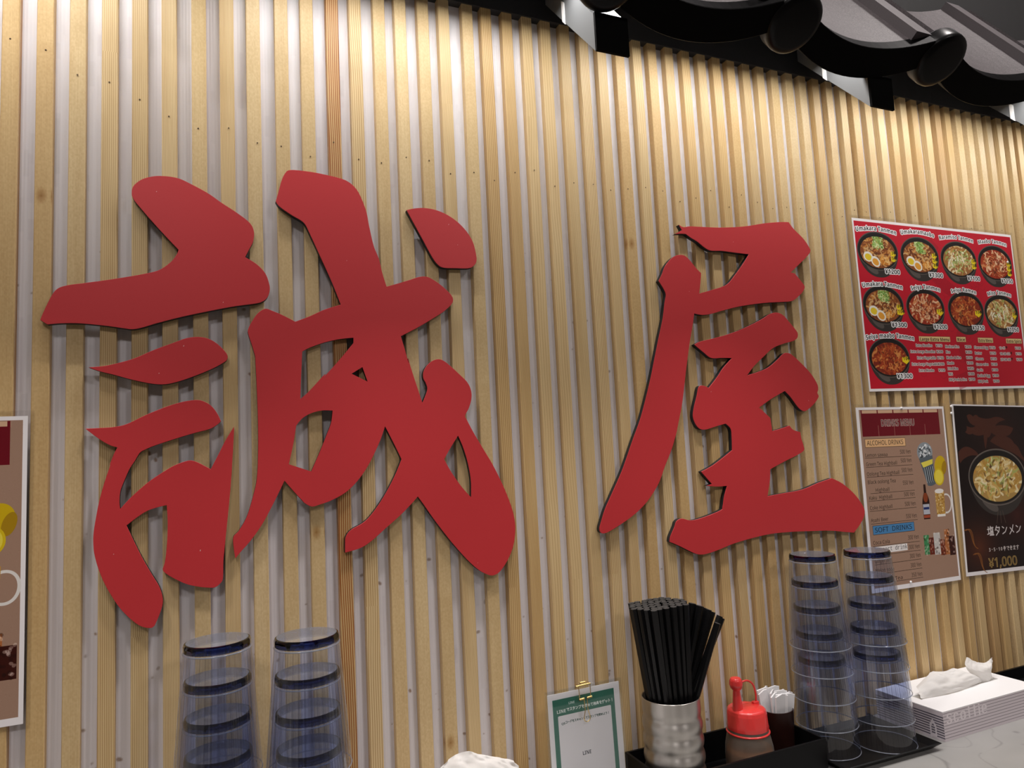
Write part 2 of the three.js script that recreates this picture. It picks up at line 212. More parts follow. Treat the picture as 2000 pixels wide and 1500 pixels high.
// ---------------------------------------------------------------- red lettering on the wall: outlines in millimetres from the lens axis, one list per stretch between corners
const OUTLINES = {
  roof: [[-157.8, 152.8, -162.7, 156.4, -163.4, 159.3, -156.2, 178.8, -150.1, 189.6, -140.7, 194.2, -124.1, 197.6, -98, 203.2, -71, 209.9, -55.9, 215.2, -44.7, 224.6, -39, 233], [-36.9, 238.7, -51.6, 255.4, -64.2, 270.4, -76.6, 286.1, -80.7, 292.1, -82.4, 298.3, -80.7, 306.5, -73.2, 314.5, -62.8, 319.2, -51.5, 321, -37.3, 320.1, -24.3, 314.9, -6.8, 305.9, 8, 295.7, 22.9, 286.2, 36.5, 275.6, 41, 265.9, 40.1, 254, 35.4, 243.6], [31.4, 235, 43.6, 227.4, 52.7, 217.1, 56.8, 204.7, 57, 196.4, 54.1, 188.8, 49.1, 184.4, 41.4, 181.7, 14.3, 176.6, -29.4, 165.5, -57.3, 156.9, -71, 151.9, -80.4, 149.6, -88.5, 150.2, -105.6, 152.6, -128.9, 154.6, -145.3, 154.3]],
  leaf: [[-121.3, 108.8, -107.9, 110.1, -96.1, 112.9, -79.3, 118.5, -61, 127.6, -42.2, 135.6, -29.5, 140.8, -17.9, 142.4, -7.5, 140.5, 1.6, 134.8, 9.5, 126.2, 11.8, 121.2, 10.7, 116.8, 6.7, 113.6, -3.8, 107.4, -19.4, 100.3, -36, 94, -49.8, 90.6, -63.4, 91.4, -81.7, 95.7, -97.2, 100.6, -111.4, 104.7]],
  hook: [[-123.7, 45.6, -111, 45.9, -98.2, 46.5, -86.3, 49.2, -69.5, 57.8, -54.8, 64.3, -42.4, 68.9, -29.8, 72.2, -18.3, 73.1, -10.6, 70.4, -4.2, 65.3, 1, 57.4], [4.3, 49.5, 0.9, 46.1, -7, 41.4, -23.6, 37.1, -42.5, 31.5, -61, 25.4, -69.5, 21.7, -74.3, 18.6, -79.1, 10.1, -83.8, 2.3, -88.5, -9.5, -92, -19.9, -92.8, -30.4], [-92.2, -38.1, -82, -26.5, -67.1, -12.8, -54.9, -4.1, -42.6, 3.4, -31.4, 7.6, -25.1, 8.2, -18.7, 5.6, -12.4, 1.8], [-6.3, -2.1, 1.9, 14.3, 8.6, 28.1], [17.7, 43.4, 16.4, 20.7, 14, -14.4, 11.8, -38.9, 8.9, -66.4, 7.5, -80.1, 5.4, -100.5, 4.8, -118.1, 2.6, -123.3, -3.2, -127.3, -10.8, -126.7, -19.5, -124.7, -30.7, -120.7, -42.9, -113.3, -51.4, -106.4], [-53.1, -102.9, -50.8, -94.6, -49, -77.4, -48.3, -56.1], [-49.1, -37.4, -56.2, -38.6, -67.1, -41.8, -76.6, -47.7], [-86.3, -55.2, -80.1, -70.5, -71.8, -89.7, -63.5, -106.4, -56.3, -120.4, -53.3, -131.2, -53.3, -139.1, -56.3, -149.2], [-60.5, -159, -63.5, -160.9, -69.4, -159.7, -75.3, -156.3, -82.3, -149.6, -90.5, -139.5, -97.4, -128.3, -105.5, -112, -111.3, -95.9, -114.8, -81.4, -115.8, -71, -115.7, -60.7, -113.9, -46.6, -110.6, -27.3, -106.1, -9.2, -101.5, 6.4, -101.5, 8.5, -98, 18.4], [-94.8, 25.2, -101.6, 27.8, -110.9, 34.2]],
  big: [[65.4, 303.8, 68, 312.9, 72.4, 329.5, 76.7, 339, 81, 342.8, 91.1, 343.9, 108.1, 343.5, 125.3, 341.7, 139.3, 339.6, 149.8, 336.1, 158.6, 328.6, 164.5, 318, 170.4, 300.8, 173.4, 282.4, 178.1, 258.6, 184, 242.3, 187.9, 224], [192.4, 208.3, 207.8, 213.3, 222.9, 218.7, 234.4, 222.7, 244, 223.2, 253.5, 218.9, 264.8, 210.9, 274.2, 201.8, 276.9, 195.2, 273.6, 188.4, 263.5, 179.5, 249.6, 170.6, 230.1, 158.9], [207.9, 147.3, 212.3, 130.9, 216.3, 114.4, 216, 120, 218.5, 110.6, 222.8, 95.5, 227.9, 78.4], [231.8, 65.2, 235.4, 72.7, 238.7, 82.1, 237, 89.7, 234.3, 95.4, 234.6, 103, 238.8, 110.6, 246, 116.8, 254, 119.3, 260.8, 117.4, 268.6, 111.6, 280.2, 101, 290.9, 90.2, 295.5, 79.5, 295.4, 68.8, 291.4, 57.3, 286.3, 48.3, 288.7, 41.9, 297.1, 25.3, 308.4, 5.6, 319.8, -14.2, 331.1, -37.9, 340.4, -61.7, 345.6, -81.3, 346.4, -98.6, 342.6, -117.3, 334.4, -133.5, 323.4, -146.5, 313.9, -150.6, 304.9, -148.1, 293.2, -140.4, 278, -124.9, 259.3, -101.9, 241, -76.4, 228.4, -57.1], [221.7, -47.5, 211.4, -57.7, 197.9, -69.3, 181, -82.1, 164.4, -94.8, 151.7, -101.4], [134.2, -104.9, 134.4, -95.4, 135.5, -86.8, 141.8, -79.6, 154.3, -73.6, 163.4, -66.5, 174.7, -53.1, 186.2, -36, 196, -18.5], [203.5, -2, 195.3, 16.2], [184.9, 38.1, 178.9, 22.3, 169.2, 2.8, 159.7, -12.9, 148.6, -26.4, 136, -37.1, 120.2, -44.7, 108.1, -48.2, 98.8, -50, 91.3, -46, 86.4, -40.5, 78.3, -30.6], [69.4, -19.2, 63.5, -31.3, 55.1, -47.6, 45.2, -65.2, 33.9, -80.8, 22.8, -92.9], [17.3, -99.3, 15.9, -88.9, 15.6, -76.6, 21.5, -69.8, 29.5, -55.6, 36.1, -34.4, 40.4, -14.6, 42.1, 15.8, 42.4, 49.9, 41.7, 84.3, 40.7, 115.5, 40.2, 122.3, 37.2, 134.1, 33.5, 146.7, 33.6, 152.6, 37.6, 161.1, 44, 170.7, 52.1, 176.1, 60, 173.8, 71.3, 169], [84.5, 162, 100.9, 169, 118, 177.4], [136.7, 184, 127.3, 209.9, 112.7, 245, 103, 267.7, 98.2, 278.1, 93.2, 283, 83.3, 288.4, 73.5, 294.7, 67.8, 299.5]],
  big_h1: [[91.3, 127.5, 100.1, 132.3, 117, 138.6, 134.2, 142.8], [150.7, 144.8], [150.6, 138.2, 133.6, 117.7, 116.1, 98.4, 115.9, 100.2, 98.2, 81], [88.1, 72, 89.1, 92.6, 90.8, 119.3, 90.4, 110.6]],
  big_h2: [[160.2, 109.6], [166.1, 91.5], [146.8, 101.4]],
  big_h3: [[83, 42.3, 89.9, 50.3, 100.2, 56.2, 112.3, 58.9], [124.4, 58.6, 122.3, 44.1, 116.8, 30.1, 109.5, 12.7], [98.8, -10.8, 87.1, -6.2], [74.2, -1.2, 79.3, 21]],
  big_h4: [[275.8, 24.2, 282.1, 8.7, 287.3, -10.6, 290.3, -31.6], [289.7, -53.8, 277.9, -40.2, 264.8, -20.7], [256.3, -4.6, 264.1, 7.6]],
  dot: [[220.9, 307.2, 230.1, 310, 243.7, 312, 259.2, 310.7, 274.7, 305.3, 288.3, 296.7, 299.9, 284.8, 307.4, 271.6, 310.7, 256.1, 310.7, 247.2, 306.9, 241.1, 299.7, 237.4, 281.6, 236.4, 265.9, 236.2, 258.2, 240.2, 250.9, 250.3, 238.3, 274.3, 227.6, 294.5]],
  door: [[633.1, 322.3, 641.2, 319.4, 652.4, 321.5, 672.2, 322.4, 712.6, 324.5, 757.6, 330.1, 798.2, 338.4, 830, 343], [847.7, 344.3, 857.7, 333.2, 875.6, 319.3, 887, 304.8, 887.9, 298.5, 880.3, 290.4, 860.6, 275.2], [842.4, 261.7], [850.8, 260.4, 860.9, 250.1, 868.8, 240.5, 865.3, 232.8, 856.3, 225, 840.8, 215.7, 821.6, 213.2, 790.4, 210.8, 759.7, 207, 729.5, 201.9, 699.8, 195, 679.4, 189.7, 665.2, 187.6, 655.5, 188.2], [648.7, 189.4, 644.4, 172.6, 636.4, 145.1, 627.9, 111.2, 621.3, 82.2, 614.9, 55.6, 605.8, 27.3, 600.5, 12.2, 590.8, -9.1, 578.6, -30, 566.4, -52.8, 549.6, -72.7, 533.6, -86.2, 515.5, -97.2, 495.4, -106.7, 478.3, -113.3, 470.1, -113, 467.7, -107.3, 471.2, -97.6, 478.2, -81.9, 489, -64.3, 508.3, -32.5, 528.7, 8.5, 543.5, 37.8, 556.2, 69.8, 566.2, 98, 573.8, 122.1, 583.7, 153.2, 592.6, 180.2, 597.7, 202.9, 600.9, 215.5, 597.6, 224.4], [590.1, 235.4, 596.8, 245.9, 603.1, 257.7, 614.9, 269.9, 626.3, 275.7, 638.6, 276, 647.7, 269.6, 657.8, 258.6], [666.9, 250.9, 664.1, 235.6], [660.4, 219.8, 682.9, 225.9, 712.5, 235.6, 731.8, 253.2, 748.4, 271], [760.5, 285.8, 735.2, 286.6, 708.9, 287.7, 688.7, 286.8, 677.7, 290.4, 664.4, 298.9, 653.6, 303.9], [644.4, 309.1, 636.1, 308.9], [625, 307.6], [638, 314.5]],
  arrive: [[644.4, 142.9, 655.9, 147.7, 681.5, 153.1, 710.7, 160.2, 740.9, 170.2, 772.1, 182.9, 793, 193.2, 807.2, 195.6, 819.2, 191.6, 830.5, 180.9, 843.2, 167.7, 845.6, 161.6, 842.7, 155.4, 833.3, 150.9, 814, 146.5, 791.6, 138.9, 772, 125.6, 752.5, 111.4], [737.7, 97.3, 757.4, 102, 779.2, 109, 798.8, 121, 812.2, 130.7, 821.7, 132, 830.7, 128.5, 848.1, 115.2, 865.4, 99.3, 876.3, 83.4, 877.6, 74.8, 875.2, 68.7, 877, 62.6, 867.8, 53, 855.6, 44.8, 845.6, 40.7, 837.9, 42.8, 830.8, 48.9, 819.9, 62.3], [808.7, 72.7, 779.9, 60.6], [755.5, 48.2, 765.6, 39.8], [775.2, 31.8, 776.2, 22], [776.9, 11.9, 796.1, 15.5], [811.8, 19.2, 818.8, 12.4], [832.3, 8.4, 833.4, -1.2, 836.6, -13.2, 836.1, -20.3, 821.9, -26.7, 796.5, -34.8], [766.7, -45.2, 763.9, -62.9], [757.1, -84.6, 781.9, -82.9, 825, -79.6, 860.5, -71.3], [888.5, -65.9, 908.6, -74.8, 929.8, -90.2, 944.4, -105.8, 952, -119.7, 949.5, -130.4, 939.6, -141.6], [924.7, -153.5, 905.3, -150.6, 873.5, -145.8, 836, -143.2, 796.4, -140.8, 757.7, -140.3, 722.6, -143.1, 688.2, -147.6, 657.3, -154.3, 635.4, -157.5, 622.2, -156.1, 609.6, -150.6, 592.2, -141.5], [577.3, -134.8, 579.2, -127.7, 586.7, -115.7, 591.3, -107.6, 600.6, -104.8, 616, -108.6, 637.6, -106.1, 668.2, -98.8, 672.8, -93.6, 677, -79.6], [683.5, -64.6, 666, -64.6], [647.1, -62.2], [656.8, -60.2], [639.6, -41.6, 663.6, -32.4], [698.1, -13.5, 699.3, 4, 698.7, 17.6], [690.2, 25.8, 674.5, 22.9, 654.8, 18.6, 643.9, 19.4, 636.4, 26.3, 632.6, 37.5, 635.4, 50.8, 641.5, 66.3, 646.9, 80.8, 655.3, 82.3], [664.6, 79, 681.6, 95.3, 694.2, 109], [711.4, 123.4, 692.8, 123.5, 673.1, 123.4, 659.9, 131.7]],
};
function outline(target, name) {
  const stretches = OUTLINES[name].map((s) => { const p = []; for (let i = 0; i < s.length; i += 2) p.push(new THREE.Vector2(s[i] / 1000, s[i + 1] / 1000 + EYE)); return p; });
  target.moveTo(stretches[0][0].x, stretches[0][0].y);
  stretches.forEach((s, i) => { const pts = [...s.slice(1), stretches[(i + 1) % stretches.length][0]]; pts.length === 1 ? target.lineTo(pts[0].x, pts[0].y) : target.splineThru(pts); });
  return target;
}
const scratch = rng(9);
const scratchMap = canvasTexture(1024, 1024, (c, w, h) => {
  c.fillStyle = '#ffffff'; c.fillRect(0, 0, w, h);
  for (let i = 0; i < 90; i++) { c.strokeStyle = `rgba(255,225,215,0.5)`; c.lineWidth = 0.6; }
  for (let i = 0; i < 7000; i++) { c.fillStyle = `rgba(0,0,0,${0.015 * scratch()})`; c.fillRect(scratch() * w, scratch() * h, 3, 3); }
});
scratchMap.wrapS = scratchMap.wrapT = THREE.RepeatWrapping; scratchMap.repeat.set(2.5, 2.5);
M.red.map = scratchMap;
const nickRandom = rng(21), nickMaterial = std(lin(0.8, 0.5, 0.48), 0.6);
function inside(p, poly) { let r = false; for (let i = 0, j = poly.length - 1; i < poly.length; j = i++) if ((poly[i].y > p.y) !== (poly[j].y > p.y) && p.x < ((poly[j].x - poly[i].x) * (p.y - poly[i].y)) / (poly[j].y - poly[i].y) + poly[i].x) r = !r; return r; }
function letterPiece(name, label, holes = []) {
  const shape = outline(new THREE.Shape(), name);
  for (const h of holes) shape.holes.push(outline(new THREE.Path(), h));
  const pts = shape.getPoints(10), cuts = shape.holes.map((h) => h.getPoints(10));
  const minX = Math.min(...pts.map((p) => p.x)), minY = Math.min(...pts.map((p) => p.y)), maxX = Math.max(...pts.map((p) => p.x)), maxY = Math.max(...pts.map((p) => p.y));
  const t = tag(new THREE.Group(), label, 'sign'); t.name = numbered('sign_piece'); scene.add(t);
  const cx = (minX + maxX) / 2, cy = (minY + maxY) / 2; t.position.set(cx, cy, 0);
  const core = new THREE.ExtrudeGeometry(shape, { depth: 0.0067, bevelEnabled: false, curveSegments: 10 }); core.translate(-cx, -cy, 0.0005);
  mesh('core', core, M.core, t).userData.label = 'black core of the board';
  const face = new THREE.ExtrudeGeometry(shape, { depth: 0.0005, bevelEnabled: true, bevelThickness: 0.0002, bevelSize: 0.0002, bevelOffset: -0.0002, bevelSegments: 1, curveSegments: 10 }); face.translate(-cx, -cy, 0.0074);
  mesh('face', face, M.red, t).userData.label = 'satin red front sheet';
  const r = nickRandom, within = (p) => inside(p, pts) && !cuts.some((c) => inside(p, c)), clear = (p, m) => [[m, 0], [-m, 0], [0, m], [0, -m]].every(([a, b]) => within({ x: p.x + a, y: p.y + b }));
  const nicks = [];
  for (let k = 0, tries = 0; k < 2 && tries < 300; tries++) {
    const p = { x: minX + r() * (maxX - minX), y: minY + r() * (maxY - minY) };
    if (!clear(p, 0.006)) continue;
    nicks.push(moved(new THREE.BoxGeometry(0.0004 + r() * 0.0003, 0.0005 + r() * 0.0012, 0.0001).rotateZ(-0.6 + r() * 0.5), p.x - cx, p.y - cy, 0.0081)); k++;
  }
  const n = mesh('scratches', join(nicks), nickMaterial, t); n.userData.kind = 'stuff';
  return t;
}
letterPiece('roof', 'broad red board stroke shaped like a bent arrow, upper left of the larger character');
letterPiece('leaf', 'leaf-shaped red board stroke lying between the bent arrow stroke and the hooked stroke');
letterPiece('hook', 'red board stroke with a long curved tail and a square leg, above the tumblers');
letterPiece('big', 'largest red board piece of crossing strokes with four cut-out openings', ['big_h1', 'big_h2', 'big_h3', 'big_h4']);
letterPiece('dot', 'small red drop-shaped board beside the top of the largest crossing strokes');
letterPiece('door', 'red board stroke with a long sweeping leg and a torn-looking tip, nearest the beam');
letterPiece('arrive', 'red board piece of stacked cross strokes on a wide base, beside the drinks menu');

// ---------------------------------------------------------------- tiled eave over the wall
{
  const eave = thing('tiled_eave', 'black decorative eave of roof tiles with round ends above the slatted wall', 'roof', 0, 0, 0);
  const a = THREE.MathUtils.degToRad(55), up = new THREE.Vector3(0, Math.sin(a), -Math.cos(a)), out = new THREE.Vector3(0, Math.cos(a), Math.sin(a)), right = new THREE.Vector3(1, 0, 0);
  const frame = new THREE.Matrix4().makeBasis(right, out, up.clone().negate()); frame.setPosition(0, 0.556, 0.17);   // x along the eave, y out of the tiles, z down the slope
  const inFrame = (g) => g.applyMatrix4(frame);
  const LEN = 0.258, STEP = 0.2893;
  const arc = (mid, half, n, sag, count = 18) => Array.from({ length: count + 1 }, (_, i) => { const t = -1 + (2 * i) / count; return new THREE.Vector2(mid + t * half, n + sag * t * t); });
  const band = (mid, half, n0, s0, n1, s1) => new THREE.Shape([...arc(mid, half, n0, s0), ...arc(mid, half, n1, s1).reverse()]);
  const discProfile = [[0, 0.006], [0.03, 0.006], [0.0365, 0.0045], [0.0397, 0.001], [0.0405, -0.004], [0.0403, -0.02], [0.038, -0.024], [0, -0.024]];
  const disc = lathe(discProfile.slice().reverse(), 56).rotateX(Math.PI / 2);
  for (let k = -5; k < 8; k++) {
    const c = 0.4346 + STEP * k, mid = c + STEP / 2 - 0.014, half = 0.124;
    const pan = mesh('pan_tile', inFrame(new THREE.ExtrudeGeometry(band(mid, half, -0.02, 0.03, -0.0058, 0.03), { depth: LEN - 0.02, bevelEnabled: false }).translate(0, 0, -LEN)), M.tileTop, eave);
    mesh('front_lip', inFrame(new THREE.ExtrudeGeometry(band(mid, half, -0.0505, 0.032, -0.0056, 0.03), { depth: 0.02, bevelEnabled: true, bevelThickness: 0.001, bevelSize: 0.0008, bevelOffset: -0.0008, bevelSegments: 1 }).translate(0, 0, -0.02)), M.lipBlack, pan);
    const lip = box(c + STEP - 0.062, c + STEP - 0.028, -0.004, 0.026, -LEN, -0.016);
    mesh('edge_lip', inFrame(lip), M.tileTop, pan);
    const roll = new THREE.CylinderGeometry(0.031, 0.031, LEN - 0.015, 32, 1, false, -Math.PI / 2, Math.PI).rotateX(Math.PI / 2).translate(0, 0, 0);
    const cover = mesh('cover_tile', inFrame(creased(roll.rotateZ(0).translate(c, 0.006, -LEN / 2 - 0.004))), M.tileTop, eave);
    mesh('end_disc', inFrame(disc.clone().translate(c, 0, 0)), M.tileBlack, cover);
  }
  for (let k = -4; k < 5; k++) {
    const x = 0.4345 + 0.4695 * k, w = 0.0465;
    const side = new THREE.Shape([[0.13, 0.4865], [0.004, 0.628], [0.004, 0.688], [0.13, 0.535]].map(([z, y]) => new THREE.Vector2(-z, y)));
    const g = new THREE.ExtrudeGeometry(side, { depth: w, bevelEnabled: false }).rotateY(Math.PI / 2).translate(x, 0, 0);
    const r = mesh('rafter', g, M.rafterSide, eave);
    mesh('shaded_rafter_end', box(x - 0.0003, x + w + 0.0003, 0.486, 0.536, 0.1302, 0.134), M.rafterBlack, r).userData.label = 'front end of the rafter, coloured black for its shade';  // end piece puts the shade on the rafter front into its colour
    const patchShape = new THREE.Shape([[0.0585, 0.5655], [0.0515, 0.5735], [0.0515, 0.603], [0.0585, 0.596]].map(([z, y]) => new THREE.Vector2(-z, y)));  // plate added for the bright patch where strip light shows at the rafter
    mesh('light_patch', new THREE.ExtrudeGeometry(patchShape, { depth: w + 0.002, bevelEnabled: false }).rotateY(Math.PI / 2).translate(x - 0.001, 0, 0), M.lightPatch, r).userData.label = 'white plate painted as the bright patch of strip light on the rafter';
  }
  // a row of light strips hidden behind the tiles, one between each pair of rafters
  for (let k = -2; k < 3; k++) {
    const x0 = 0.4345 + 0.4695 * k + 0.0465 + 0.006, x1 = 0.4345 + 0.4695 * (k + 1) - 0.006, xc = (x0 + x1) / 2, w = x1 - x0;
    const strip = thing('light_strip', 'white light strip under the tiled eave ' + ['above the cut-off drinks menu', 'above the larger red character', 'above the bare wall between the red characters', 'above the smaller red character and red menu', 'beyond the red food menu'][k + 2], 'light', xc, LED_Y, LED_Z, 'light strips hidden behind the eave tiles');
    strip.rotation.x = -0.1;
    mesh('channel', join([box(-w / 2, w / 2, 0.002, 0.004, -0.0045, 0.0075), box(-w / 2, w / 2, -0.009, 0.002, 0.006, 0.0075)]), M.rafterBlack, strip);
    mesh('diffuser', box(-w / 2, w / 2, 0, 0.002, -0.0045, 0.0045), M.ledGlow, strip);
    const l = new THREE.RectAreaLight(LED_COLOR, LED_RADIANCE, w, 0.008);
    l.name = 'strip_light'; l.rotation.x = -Math.PI / 2; l.position.y = -0.001; strip.add(l);
  }
}
// ceiling panels
PANELS.forEach(([x, z, s, radiance], i) => {
  const p = thing('ceiling_lamp', ['large square ceiling lamp out in the room toward the poster end', 'large square ceiling lamp out in the room toward the larger red character', 'small square ceiling lamp close to the wall above the larger red character', 'small square ceiling lamp close to the wall between the two red characters', 'small square ceiling lamp close to the wall above the red menu'][i], 'lamp', x, CEILING, z);
  mesh('frame', box(-s / 2 - 0.02, s / 2 + 0.02, -0.03, 0, -s / 2 - 0.02, s / 2 + 0.02), M.fixture, p);
  mesh('diffuser', box(-s / 2, s / 2, -0.034, -0.03, -s / 2, s / 2), M.glow, p);
  const l = new THREE.RectAreaLight(PANEL_COLOR, radiance, s, s); l.name = 'panel_light'; l.rotation.x = -Math.PI / 2; l.position.y = -0.036; p.add(l);
});

// ---------------------------------------------------------------- print for the posters and the table card
// strokes of the Japanese characters used, on a 100 x 100 grid
const GLYPHS = {
  辛: '50,4 50,14;22,16 78,16;36,22 42,36;64,22 58,36;12,40 88,40;22,60 78,60;50,40 50,98',
  塩: '20,8 20,78;4,32 36,32;2,82 38,72;54,4 42,26;50,16 96,16;52,30 88,30 88,50 52,50 52,30;48,60 90,60 90,90;48,60 48,90;62,60 62,90;76,60 76,90;38,92 99,92',
  タ: '38,4 14,46;36,20 84,20 70,60 24,98;32,42 68,66', ン: '16,16 40,30;16,88 60,70 88,26', メ: '80,6 62,52 16,96;28,32 82,80',
  で: '10,22 84,16 52,40 46,66 62,90 80,90;70,36 78,48;84,30 92,42', き: '20,24 80,18;16,46 86,40;42,4 68,62;68,62 30,56;24,70 36,90 74,90',
  ま: '18,22 84,22;22,44 80,44;52,4 52,78 32,92 20,78 44,68 84,92', す: '8,22 92,22;56,4 56,58 38,62 38,44 56,44;56,58 50,84 32,98',
  ス: '18,14 80,14 56,56 12,92;56,54 90,92', プ: '12,18 80,18 66,64 24,94;88,4 96,12 88,20 80,12 88,4', を: '14,20 82,20;44,4 22,52 46,44 54,66;86,40 40,66 46,92 84,92',
  貯: '8,8 38,8 38,68 8,68 8,8;8,28 38,28;8,48 38,48;14,72 4,96;32,72 42,92;70,2 70,14;50,32 50,18 94,18 94,32;50,44 96,44;74,44 74,92 62,88',
  め: '22,16 40,84;66,6 44,78 16,90 10,60 40,34 76,36 92,62 70,94', て: '10,18 88,14 50,40 46,70 74,94',
  特: '20,6 14,34;10,32 38,32;26,4 26,98;4,66 42,54;68,4 68,40;48,20 90,20;42,42 96,42;44,62 96,62;82,50 82,96 70,90;56,72 64,84',
  典: '22,14 78,14 78,66;22,14 22,66;42,4 42,66;58,4 58,66;22,40 78,40;6,68 94,68;36,74 14,96;64,74 86,96',
  ゲ: '28,6 8,50;24,26 72,26;54,26 50,66 24,96;80,6 86,18;92,2 98,14', ッ: '14,40 22,62;42,34 50,56;84,36 74,70 40,94', ト: '36,4 36,96;38,36 80,58',
  コ: '14,16 84,16 84,88;10,86 90,86', ー: '8,50 92,50', ド: '34,4 34,96;36,36 76,58;66,8 74,22;82,4 90,18', キ: '14,32 82,24;10,62 90,52;42,4 60,98', ャ: '12,54 84,40 66,70;38,26 54,98',
  し: '30,4 28,76 48,94 84,72', よ: '52,4 52,76 30,92 16,78 46,68 84,90;54,34 82,32', う: '32,8 66,18;18,44 60,32 80,50 66,80 36,98', '・': '46,46 54,46 54,54 46,54 46,46', '！': '50,4 50,66;50,86 50,92',
};
function strokes(c, text, x, y, size, width, advance = size) {     // draws a run of characters with their top left at x, y
  c.lineCap = 'round'; c.lineJoin = 'round'; c.lineWidth = width;
  for (const ch of text) {
    if (GLYPHS[ch]) {
      c.beginPath();
      for (const s of GLYPHS[ch].split(';')) s.split(' ').forEach((p, i) => { const [px, py] = p.split(',').map(Number); i ? c.lineTo(x + (px * size) / 100, y + (py * size) / 100) : c.moveTo(x + (px * size) / 100, y + (py * size) / 100); });
      c.stroke();
    } else { c.font = `bold ${size * 1.05}px sans-serif`; c.textAlign = 'center'; c.textBaseline = 'alphabetic'; c.fillStyle = c.strokeStyle; c.fillText(ch, x + size / 2, y + size * 0.9); }
    x += ch === ' ' ? advance * 0.5 : advance;
  }
}
function fit(c, text, x, y, width, size, { bold = false, fill = '#000', edge, edgeWidth = 0, align = 'left' } = {}) {  // text squeezed into a width
  c.save(); c.font = `${bold ? 'bold ' : ''}${size}px sans-serif`; c.textAlign = 'left'; c.textBaseline = 'alphabetic';
  const w = c.measureText(text).width; c.translate(align === 'right' ? x - width : x, y); c.scale(width / w, 1);
  if (edge) { c.strokeStyle = edge; c.lineWidth = edgeWidth; c.lineJoin = 'round'; c.strokeText(text, 0, 0); }
  c.fillStyle = fill; c.fillText(text, 0, 0); c.restore();
}
function arched(c, text, x0, x1, y, rise, size) {                    // bold black lettering with a white edge on a shallow arch
  c.save(); c.font = `bold ${size}px sans-serif`; c.textBaseline = 'alphabetic'; c.textAlign = 'left'; c.lineJoin = 'round';
  const w = c.measureText(text).width, k = (x1 - x0) / w;
  for (const pass of [0, 1]) { let run = 0;
    for (const ch of text) {
      const cw = c.measureText(ch).width, t = (run + cw / 2) / w, u = 2 * t - 1;
      c.save(); c.translate(x0 + t * (x1 - x0), y + rise * u * u); c.rotate(Math.atan((4 * rise * u) / (x1 - x0))); c.scale(k, 1);
      if (pass) { c.fillStyle = '#0b0606'; c.fillText(ch, -cw / 2, 0); } else { c.strokeStyle = '#fff'; c.lineWidth = size * 0.24; c.strokeText(ch, -cw / 2, 0); }
      c.restore(); run += cw;
    } }
  c.restore();
}
